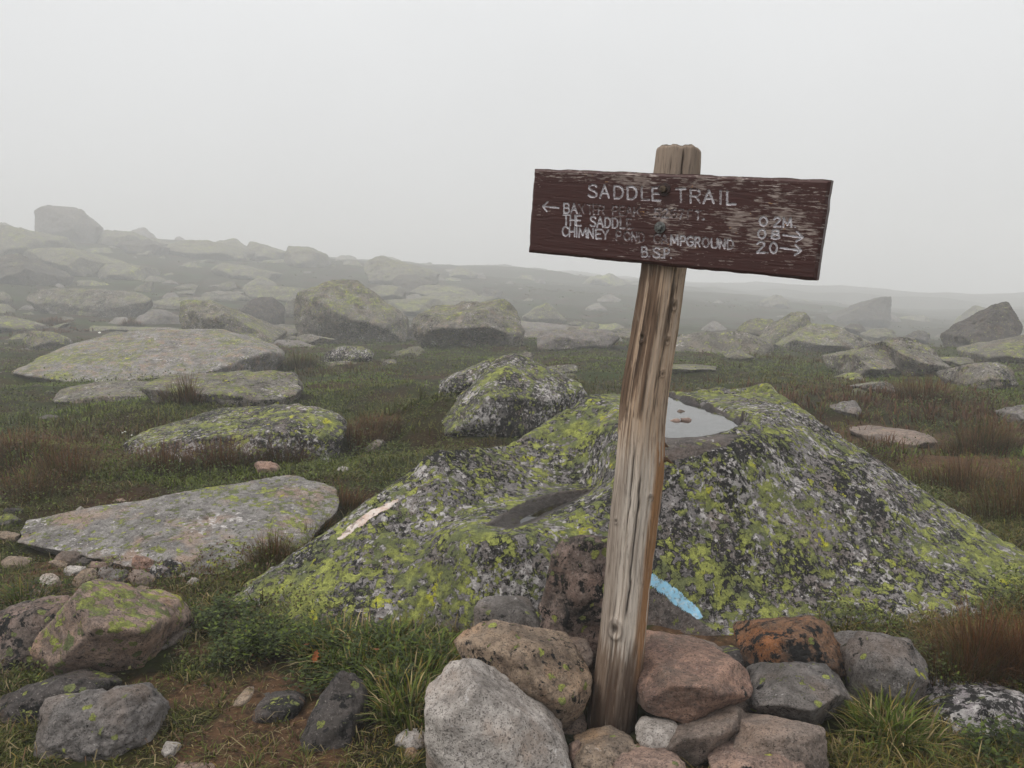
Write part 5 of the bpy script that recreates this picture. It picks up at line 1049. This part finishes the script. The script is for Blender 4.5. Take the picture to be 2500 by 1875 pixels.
SOIL = [ghit(*MD(q))[:2].tolist() + [r_] for q, r_ in (((1480, 1405), .34), ((1660, 1400), .3), ((600, 1560), .26), ((560, 1500), .2), ((480, 1620), .22), ((430, 1500), .16), ((640, 1640), .2), ((330, 1480), .12), ((200, 1440), .12), ((1010, 1400), .05), ((430, 1400), .12), ((330, 1290), .16), ((260, 1250), .2), ((1960, 950), .9), ((2080, 1000), .6), ((120, 1230), .25))]  # first two spots: brown ground colour standing in for the dark gap behind the cairn
def soil(x, y):
    s_ = np.zeros(len(x))
    for sx, sy, r_ in SOIL: s_ = np.maximum(s_, np.exp(-((x - sx) ** 2 + (y - sy) ** 2) / (r_ * r_) * 1.2))
    return s_

_g = bpy.data.objects['ground'].data; _a = _g.attributes.new('soil', 'FLOAT', 'POINT'); _a.data.foreach_set('value', soil(V_G[:, 0], V_G[:, 1]).astype(np.float32))

def var(n, rs, base, amt=.28): return base * (1 + rs.normal(0, amt, (n, 1)).clip(-.6, .8)) * (1 + rs.normal(0, .08, (n, 3)))

# near grass, in little tussocks
rs = np.random.default_rng(21)
cx, cy_ = spread_pts(36000, 1.7, 7.5, 1.6, rs)
dens = n2(cx, cy_, 1.6, 3, 101); keepc = (rs.random(len(cx)) < .62 + .6 * dens) & (rs.random(len(cx)) > soil(cx, cy_) * .66)
ok, _ = free(cx, cy_); cx, cy_ = cx[keepc & ok], cy_[keepc & ok]
nbk = 10; N_ = len(cx) * nbk
ci = np.repeat(np.arange(len(cx)), nbk); ang = rs.uniform(0, 6.283, N_); rad_ = np.abs(rs.normal(0, .022, N_))
bx, by = cx[ci] + np.cos(ang) * rad_, cy_[ci] + np.sin(ang) * rad_
ok, bzv = free(bx, by); bx, by, bzv, ci, ang = bx[ok], by[ok], bzv[ok], ci[ok], ang[ok]; N_ = len(bx)
hc = (.022 + .038 * rs.random(len(cx)) ** 2) * (1 + .55 * n2(cx, cy_, 1.1, 2, 103)); h = hc[ci] * rs.uniform(.5, 1.4, N_)
dry = np.clip(.46 + .55 * n2(bx, by, .9, 3, 105) + .18 * rs.normal(size=N_), 0, 1)
colg = GREEN * (1 - dry[:, None]) + OLIVE * 1.25 * dry[:, None]; colt = np.where((rs.random(N_) < dry * .55)[:, None], DRY, LIME * .75); isst = rs.random(N_) < .10
colg = np.where(isst[:, None], STRAW * .7, colg); colt = np.where(isst[:, None], STRAW, colt)
jit = 1 + rs.normal(0, .25, (N_, 1)).clip(-.5, .7)
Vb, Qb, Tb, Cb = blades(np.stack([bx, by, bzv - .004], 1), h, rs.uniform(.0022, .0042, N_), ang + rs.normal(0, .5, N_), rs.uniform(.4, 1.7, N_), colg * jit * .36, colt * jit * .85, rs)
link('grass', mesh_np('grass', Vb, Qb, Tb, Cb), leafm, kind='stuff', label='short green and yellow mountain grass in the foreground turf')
# long lush blades in front of the boulder and round the cairn
LONG = [(720,1420,.12),(800,1430,.14),(870,1440,.13),(950,1450,.08),(840,1530,.10),(890,1560,.09),(900,1500,.09),(770,1480,.05),(1905,1580,.06),(1890,1610,.09),(1930,1560,.07),(1860,1500,.05),(330,1385,.05),(60,1310,.08),(1960,1620,.07),(1480,1640,.03),(560,1310,.06)]
bl = []
for lx, ly, lr in LONG:
    p_ = ghit(lx * DSC, ly * DSC); n_ = int(2300 * lr); a_ = rs.uniform(0, 6.283, n_); r_ = lr * np.sqrt(rs.random(n_))
    bl.append(np.stack([p_[0] + np.cos(a_) * r_, p_[1] + np.sin(a_) * r_, rs.uniform(-.6, .6, n_) + a_], 1))
bl = np.concatenate(bl); ok, z_ = free(bl[:, 0], bl[:, 1]); bl, z_ = bl[ok], z_[ok]; N_ = len(bl)
h = rs.uniform(.05, .15, N_); dryf = rs.random(N_)
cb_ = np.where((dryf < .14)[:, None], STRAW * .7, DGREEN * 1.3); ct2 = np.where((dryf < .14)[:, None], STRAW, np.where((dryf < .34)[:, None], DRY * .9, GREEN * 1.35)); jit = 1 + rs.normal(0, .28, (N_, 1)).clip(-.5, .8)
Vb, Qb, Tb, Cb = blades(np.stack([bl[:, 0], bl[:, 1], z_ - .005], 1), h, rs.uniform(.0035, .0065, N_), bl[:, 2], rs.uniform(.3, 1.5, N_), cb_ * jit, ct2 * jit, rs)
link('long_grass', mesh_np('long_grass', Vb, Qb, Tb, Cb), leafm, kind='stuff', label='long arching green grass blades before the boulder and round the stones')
# fallen straw
N_ = 4200; sx, sy = spread_pts(N_, 1.8, 3.9, 1.5, rs); ok, z_ = free(sx, sy); sx, sy, z_ = sx[ok], sy[ok], z_[ok]; N_ = len(sx); L_ = rs.uniform(.010, .055, N_); a_ = rs.uniform(0, 6.28, N_)
d_ = np.stack([np.cos(a_), np.sin(a_), rs.uniform(-.05, .25, N_)], 1) * L_[:, None]; s_ = np.stack([-np.sin(a_), np.cos(a_), np.zeros(N_)], 1) * rs.uniform(.0009, .0016, N_)[:, None]
p_ = np.stack([sx, sy, z_ + rs.uniform(.006, .03, N_)], 1); mid_ = p_ + d_ * .5 + np.stack([rs.normal(0, .006, N_), rs.normal(0, .006, N_), rs.uniform(0, .02, N_)], 1)
Vs = np.stack([p_ - s_, p_ + s_, mid_ - s_, mid_ + s_, p_ + d_], 1).reshape(-1, 3); o_ = np.arange(N_) * 5
cc = np.repeat(np.where((rs.random(N_) < .6)[:, None], STRAW * .6, BROWN * 1.3) * (1 + rs.normal(0, .25, (N_, 1)).clip(-.5, .6)), 5, 0)
link('straw', mesh_np('straw', Vs, np.stack([o_, o_ + 1, o_ + 3, o_ + 2], 1), np.stack([o_ + 2, o_ + 3, o_ + 4], 1), cc), leafm, kind='stuff', label='dead straw lying on the brown soil')

# grass further out
rs = np.random.default_rng(33)
cx, cy_ = spread_pts(22000, 5.0, 28, 1.1, rs, .72, .5); keepc = rs.random(len(cx)) < .6 + .8 * n2(cx, cy_, .5, 3, 111); ok, _ = free(cx, cy_, hmin=.05); k_ = keepc & ok & (rs.random(len(cx)) > soil(cx, cy_)); cx, cy_ = cx[k_], cy_[k_]
nbk = 7; ci = np.repeat(np.arange(len(cx)), nbk); N_ = len(ci); a_ = rs.uniform(0, 6.283, N_); r_ = np.abs(rs.normal(0, .06, N_)); bx, by = cx[ci] + np.cos(a_) * r_, cy_[ci] + np.sin(a_) * r_
z_ = zg(bx, by); g_ = np.clip(.68 + .9 * n2(bx, by, .35, 3, 113), 0, 1)[:, None]
cb_ = (HEATH * .9 * (1 - g_) + GREEN * .8 * g_); ct2 = OLIVE * (1 - g_) + GREEN * 1.35 * g_; jit = 1 + rs.normal(0, .25, (N_, 1)).clip(-.5, .7)
Vb, Qb, Tb, Cb = blades(np.stack([bx, by, z_ - .01], 1), rs.uniform(.035, .085, N_), .004 + .0009 * by, a_, rs.uniform(.4, 1.5, N_), cb_ * jit * 1.15, ct2 * jit * 1.35, rs, 2)
link('turf', mesh_np('turf', Vb, Qb, Tb, Cb), leafm, kind='stuff', label='green turf grass of the middle distance')

# heath mat of tiny leaves
rs = np.random.default_rng(44)
N_ = 230000; lx, ly = spread_pts(N_, 2.3, 24, 1.15, rs, .72, .4)
k_ = rs.random(N_) < .62 + .75 * n2(lx, ly, .7, 3, 121) + .9 * sstep(1, .3, np.hypot((lx - MOUNDS[0][0]) / .7, (ly - MOUNDS[0][1]) / .65)); ok, z_ = free(lx, ly, hmin=.05)
dm = np.hypot((lx - MOUNDS[0][0]) / .62, (ly - MOUNDS[0][1]) / .5)
k_ &= ok & (rs.random(N_) > soil(lx, ly)); lx, ly, z_ = lx[k_], ly[k_], z_[k_]; N_ = len(lx)
lift = np.clip(.04 + .09 * n2(lx, ly, 2.6, 3, 123), .004, .17) * (1 + .03 * ly) * rs.uniform(.35, 1.1, N_); sz = (.0065 + .0016 * ly) * rs.uniform(.7, 1.3, N_)
a_ = rs.uniform(0, 6.283, N_); ti = rs.uniform(-.2, 1.1, N_); d_ = np.stack([np.cos(a_) * np.cos(ti), np.sin(a_) * np.cos(ti), np.sin(ti)], 1); s_ = np.stack([-np.sin(a_), np.cos(a_), rs.uniform(-.4, .4, N_)], 1)
p_ = np.stack([lx, ly, z_ + lift], 1); Vs = np.stack([p_, p_ + d_ * (sz * .55)[:, None] + s_ * (sz * .36)[:, None], p_ + d_ * sz[:, None] * 1.15, p_ + d_ * (sz * .55)[:, None] - s_ * (sz * .36)[:, None]], 1).reshape(-1, 3); o_ = np.arange(N_) * 4
rd = np.clip(n2(lx, ly, .6, 3, 127) * 1.3 - .02 + .3 * rs.normal(size=N_), 0, 1)[:, None]
cc = (HEATH * 1.15) * (1 - rd) + BROWN * .95 * rd; hi = (rs.random(N_) < .16)[:, None]; cc = np.where(hi, GREEN * 1.2, cc) * (1 + rs.normal(0, .3, (N_, 1)).clip(-.6, .8))
link('heath_mat', mesh_np('heath_mat', Vs, np.stack([o_, o_ + 1, o_ + 2, o_ + 3], 1), None, np.repeat(cc, 4, 0), smooth=False), leafm, kind='stuff', label='low mat of dark green and brown heath leaves')

# sedge: dark green at the foot, rusty red at the tips
def sedge_mesh(name, rs, n, rx, ry, h0, h1, w=.0035, red=.8, segs=3):
    r_ = np.sqrt(rs.random(n)); a_ = rs.uniform(0, 6.283, n); bx, by = np.cos(a_) * r_ * rx, np.sin(a_) * r_ * ry
    jit = 1 + rs.normal(0, .28, (n, 1)).clip(-.5, .8); rf = (rs.random(n) < red)[:, None]
    bx *= 1 + .5 * vnoise(np.stack([bx / rx * 1.7, by / ry * 1.7, np.zeros(n)], 1), int(rs.integers(999)))
    return blades(np.stack([bx * .8, by * .8, np.full(n, -.01)], 1), rs.uniform(h0 * .6, h1, n) * (1.06 - .55 * r_ ** 2), np.full(n, w) * rs.uniform(.6, 1.2, n), a_ + rs.normal(0, .5, n), (.16 + 1.25 * r_ * rs.random(n) ** .7), DGREEN * .6 * jit, np.where(rf, RED * 1.15, OLIVE) * jit, rs, segs)
rs = np.random.default_rng(55); SG = 'rusty sedge tufts'
for lb, px_, rx, ry, n_, h0, h1, red in [
 ('large dark sedge tuft with rusty tips in front of the low slab', (405, 872), .34, .2, 420, .18, .36, .8), ('smaller dark sedge tuft right of the large one before the low slab', (545, 880), .24, .16, 300, .16, .32, .7),
 ('brown sedge tuft at the foot of the whale-backed slab', (245, 815), .5, .25, 330, .2, .36, .85), ('green brown sedge tuft at the right end of the whale-backed slab', (645, 795), .4, .2, 260, .2, .36, .4),
 ('rusty sedge fringe at the left of the long low lichen rock', (360, 1018), .30, .12, 330, .14, .26, .9), ('rusty sedge fringe at the middle of the long low lichen rock', (480, 1008), .30, .12, 330, .14, .26, .95), ('rusty sedge fringe at the right of the long low lichen rock', (590, 1000), .32, .12, 360, .14, .26, .9), ('short rusty sedge at the right end of the long low lichen rock', (690, 985), .24, .12, 240, .12, .22, .85),
 ('large red brown sedge bed at the left edge', (60, 985), .65, .36, 560, .07, .19, .9), ('dark red brown sedge bed at the left edge below the larger bed', (50, 1065), .5, .25, 400, .06, .17, .7),
 ('olive sedge tuft in the turf between left edge and slab', (150, 1035), .35, .25, 360, .12, .26, .7),
 ('dark green sedge tuft between the slab and the huge boulder', (655, 1160), .16, .14, 420, .10, .20, .5), ('rusty sedge tuft by the right end of the pale slab', (735, 1105), .16, .12, 360, .10, .18, .8), ('sedge tuft low down between slab and huge boulder', (590, 1215), .14, .12, 340, .08, .16, .5),
 ('red orange sedge patch left of the pyramid boulder', (800, 935), .4, .25, 420, .08, .18, .98), ('rusty sedge tuft between lichen rock and huge boulder', (760, 965), .3, .2, 360, .12, .22, .9),
 ('tall rusty sedge clump at the right edge before the huge boulder', (2110, 1470), .17, .12, 620, .14, .27, .9), ('rusty sedge clump cut by the right edge below the huge boulder', (2215, 1475), .17, .12, 560, .14, .27, .9), ('low green sedge at the foot of the rusty clumps on the right', (2060, 1490), .12, .08, 240, .08, .16, .4),
 ('dark round sedge tuft on the right slope beyond the boulder', (2120, 975), .35, .25, 420, .18, .34, .6), ('rusty sedge bed on the right slope beyond the boulder', (2000, 870), .7, .4, 520, .16, .32, .9), ('red brown sedge behind the huge boulder at right', (2080, 1060), .5, .3, 520, .14, .3, .9), ('dark sedge at the right edge beyond the boulder', (2200, 1120), .35, .25, 480, .14, .3, .8),
 ('small sedge tuft on the stones above the pile', (245, 1195), .10, .06, 110, .06, .13, .5), ('small sedge tuft right of the stone pile top', (295, 1188), .08, .05, 90, .06, .12, .5),
 ('rusty tussock on the hillside above the flat-topped rock', (505, 625), .8, .4, 240, .25, .45, .9), ('rusty tussock before the flat-topped rock', (345, 765 - 70), .7, .4, 240, .25, .42, .9), ('rusty tussock at the left below the flat-topped rock', (120, 700), .9, .4, 280, .25, .42, .9), ('brown tussock right of the flat-topped rock', (280, 705), .7, .3, 240, .25, .42, .8),
]:
    p_ = ghit(px_[0] * DSC, px_[1] * DSC); w_ = max(.0022, .00055 * p_[1]); Vb, Qb, Tb, Cb = sedge_mesh('sedge_tuft', rs, int(n_ * 2.3), rx, ry, h0 * 1.15, h1 * 1.25, w_, red)
    wx_ = Vb[:, 0] + p_[0]; wy_ = Vb[:, 1] + p_[1]
    nvb = 7; fb = np.arange(len(Vb)) // nvb; ok, _ = free(wx_.reshape(-1, nvb)[:, :2].mean(1), wy_.reshape(-1, nvb)[:, :2].mean(1), hmin=.06)
    zz = zg(wx_.reshape(-1, nvb)[:, :2].mean(1), wy_.reshape(-1, nvb)[:, :2].mean(1)) - p_[2]; Vb[:, 2] += np.repeat(zz, nvb)
    okb = np.repeat(ok, nvb); Qk = ok[Qb[:, 0] // nvb]; Tk = ok[Tb[:, 0] // nvb]
    if Tk.sum() < 20: continue
    Qb, Tb = Qb[Qk], Tb[Tk]; us = np.unique(np.concatenate([Qb.ravel(), Tb.ravel()])); mp_ = np.full(len(Vb), -1); mp_[us] = np.arange(len(us))
    link('sedge_tuft', mesh_np('sedge_tuft', Vb[us], mp_[Qb], mp_[Tb], Cb[us]), leafm, loc=tuple(p_), label=lb, cat='sedge', group=SG)
# the sedge and heather that runs out into the fog
rs = np.random.default_rng(66)
cx, cy_ = spread_pts(11000, 6, 110, 1.1, rs, .74, .8); k_ = rs.random(len(cx)) < .12 + 1.1 * n2(cx, cy_, .28, 3, 131); ok, _ = free(cx, cy_, hmin=.08); k_ &= ok & (rs.random(len(cx)) > soil(cx, cy_)); cx, cy_ = cx[k_], cy_[k_]
nbk = 12; ci = np.repeat(np.arange(len(cx)), nbk); N_ = len(ci); a_ = rs.uniform(0, 6.283, N_); r_ = np.abs(rs.normal(0, .10, N_)) * (1 + .02 * cy_[ci]); bx, by = cx[ci] + np.cos(a_) * r_, cy_[ci] + np.sin(a_) * r_; z_ = zg(bx, by)
rd = np.clip(.5 + 1.2 * n2(bx, by, .22, 3, 133), 0, 1)[:, None]; jit = 1 + rs.normal(0, .25, (N_, 1)).clip(-.5, .7)
Vb, Qb, Tb, Cb = blades(np.stack([bx, by, z_ - .01], 1), rs.uniform(.06, .17, N_), .003 + .0011 * by, a_, rs.uniform(.15, .9, N_), (DGREEN * .9 * (1 - rd) + BROWN * .6 * rd) * jit, (OLIVE * (1 - rd) + (RED * .6 + BROWN * .6) * rd) * jit, rs, 2)
link('sedge', mesh_np('sedge', Vb, Qb, Tb, Cb), leafm, kind='stuff', label='rusty sedge and heather running out into the fog')

# leafy bilberry-like cover in front of the boulder
rs = np.random.default_rng(77); Vs, Cs, Fs = [], [], []; nvv = 0
spots = [(470,1350,.13,60),(540,1375,.13,70),(600,1405,.12,55),(520,1430,.10,30),(690,1400,.11,45),(760,1420,.13,60),(850,1430,.13,60),(920,1440,.12,45),(680,1480,.10,24),(760,1480,.10,26),(860,1500,.10,26),(60,1300,.10,14),(1000,1480,.06,14),(2150,1640,.12,50)]
for lx_, ly_, lr, n_ in spots:
    p_ = ghit(lx_ * DSC, ly_ * DSC)
    for q in range(n_):
        a_, r_ = rs.uniform(0, 6.283), lr * math.sqrt(rs.random()); x0, y0 = p_[0] + math.cos(a_) * r_, p_[1] + math.sin(a_) * r_
        if occ_z(np.array([x0]), np.array([y0]))[0] > zg1(x0, y0) + .03: continue
        z0 = zg1(x0, y0); Ht = rs.uniform(.03, .095); la, ll = rs.uniform(0, 6.283), rs.uniform(0, .4); tone = rs.uniform(.7, 1.5)
        for s_ in np.linspace(.3, 1, rs.integers(5, 9)):
            c_ = np.array([x0 + math.cos(la) * ll * Ht * s_, y0 + math.sin(la) * ll * Ht * s_, z0 + Ht * s_])
            for sg in (0, math.pi):
                aa = la + s_ * 14 + sg + rs.normal(0, .3); ti = rs.uniform(-.3, .6); L_ = rs.uniform(.013, .026); d_ = np.array([math.cos(aa) * math.cos(ti), math.sin(aa) * math.cos(ti), math.sin(ti)]); sd_ = np.array([-math.sin(aa), math.cos(aa), 0]); u_ = np.cross(d_, sd_)
                m0 = c_ + d_ * .003
                Vs += [m0, m0 + d_ * L_ * .5 + sd_ * L_ * .26 - u_ * .002, m0 + d_ * L_ * .55 - u_ * 0, m0 + d_ * L_ * .5 - sd_ * L_ * .26 - u_ * .002, m0 + d_ * L_]
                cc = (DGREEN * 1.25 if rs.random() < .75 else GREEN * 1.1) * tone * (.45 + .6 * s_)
                if rs.random() < .006: cc = np.array((.20, .07, .02))
                Cs += [cc * .8, cc, cc * .9, cc, cc]; Fs += [(nvv, nvv + 1, nvv + 2), (nvv, nvv + 2, nvv + 3), (nvv + 1, nvv + 4, nvv + 2), (nvv + 2, nvv + 4, nvv + 3)]; nvv += 5
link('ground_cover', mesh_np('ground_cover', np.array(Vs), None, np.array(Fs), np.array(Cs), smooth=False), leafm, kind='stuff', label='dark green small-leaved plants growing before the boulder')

# withered orange brown leaves
dlm, b, bs, out = new_mat('withered_leaf'); b.set(bs, 'Base Color', b.mix(b.noise(b.n('ShaderNodeTexCoord').outputs['Object'], 120, 3), S(176, 98, 46), S(128, 66, 32))); bs.inputs['Roughness'].default_value = .8
for lb, px_, s_ in (('curled orange brown leaf in the dark green plants', (686, 1445), .020), ('withered brown leaf cluster above the leaning grey stone', (770, 1520), .017)):
    p_ = ghit(px_[0] * DSC, px_[1] * DSC); rows = []
    for k in range(9):
        t_ = k / 8; w_ = (math.sin(math.pi * min(1, t_ * .95 + .05)) ** .7) * (1 + .35 * (-1) ** k * (0 < k < 8)) * .45
        rows.append([(s_ * (-w_), .2 * s_ * math.sin(t_ * 3) - .25 * s_ * abs(w_), (t_ * 2.0) * s_), (0, .25 * s_ * math.sin(t_ * 3), t_ * 2.0 * s_), (s_ * w_ * 1.0, .2 * s_ * math.sin(t_ * 3) - .3 * s_ * abs(w_), t_ * 2.0 * s_)])
    Vv = np.array(rows).reshape(-1, 3); Fq_ = [(3 * k + j, 3 * k + j + 1, 3 * k + j + 4, 3 * k + j + 3) for k in range(8) for j in (0, 1)]
    o = link('dead_leaf', mesh_np('dead_leaf', Vv, np.array(Fq_)), dlm, loc=(p_[0], p_[1] - .05, p_[2] + .045), label=lb, cat='leaf'); o.rotation_euler = (-.3, .35, .2)

# white flowers
flm, b, bs, out = new_mat('white_petals'); bs.inputs['Base Color'].default_value = S(236, 236, 226); bs.inputs['Roughness'].default_value = .6
bm = bmesh.new(); c0 = bm.verts.new((0, 0, .0)); 
for k in range(5):
    a = k * 2 * math.pi / 5; pts_ = [bm.verts.new((math.cos(a + d_) * r_, math.sin(a + d_) * r_, z_)) for d_, r_, z_ in ((-.45, .7, .25), (0, 1.0, .35), (.45, .7, .25))]; bm.faces.new((c0, pts_[0], pts_[1], pts_[2]))
fme = bpy.data.meshes.new('flower'); bm.to_mesh(fme); bm.free(); fme.materials.append(flm)
for px_, s_ in [((297,1067),.008),((306,1068),.008),((334,1067),.008),((322,1077),.006),((312,1030),.007),((347,1029),.007),((300,1071),.006),((262,1083),.005),((620,910),.009),((12,801),.012),((27,797),.011),((243,816),.010)]:
    p_ = ghit(px_[0] if px_[0] > 250 else px_[0], px_[1]); s2 = s_ * max(1, p_[1] / 5)
    o = bpy.data.objects.new('flower', fme); COL.objects.link(o); o.location = (p_[0], p_[1], p_[2] + .05); o.scale = (s2,) * 3; o.rotation_euler = (.5, 0, random.uniform(0, 6)); o['label'] = 'tiny white flower standing out of the dark left heath'; o['category'] = 'flower'; o['group'] = 'white heath flowers'

# ------------------------------------------------------------------ fog
hz, b, bs, out = new_mat('fog'); b.t.nodes.remove(bs)
pv = b.n('ShaderNodeVolumePrincipled'); pv.inputs['Density'].default_value = .0076; pv.inputs['Color'].default_value = C(.985, .99, .995); pv.inputs['Anisotropy'].default_value = 0
b.t.links.new(pv.outputs[0], out.inputs['Volume'])
bm = bmesh.new(); bmesh.ops.create_cube(bm, size=1); me = bpy.data.meshes.new('haze'); bm.to_mesh(me); bm.free()
hzo = link('haze', me, hz, kind='stuff', label='white mountain fog'); hzo.scale = (660, 350, 28); hzo.location = (0, 131, 10)
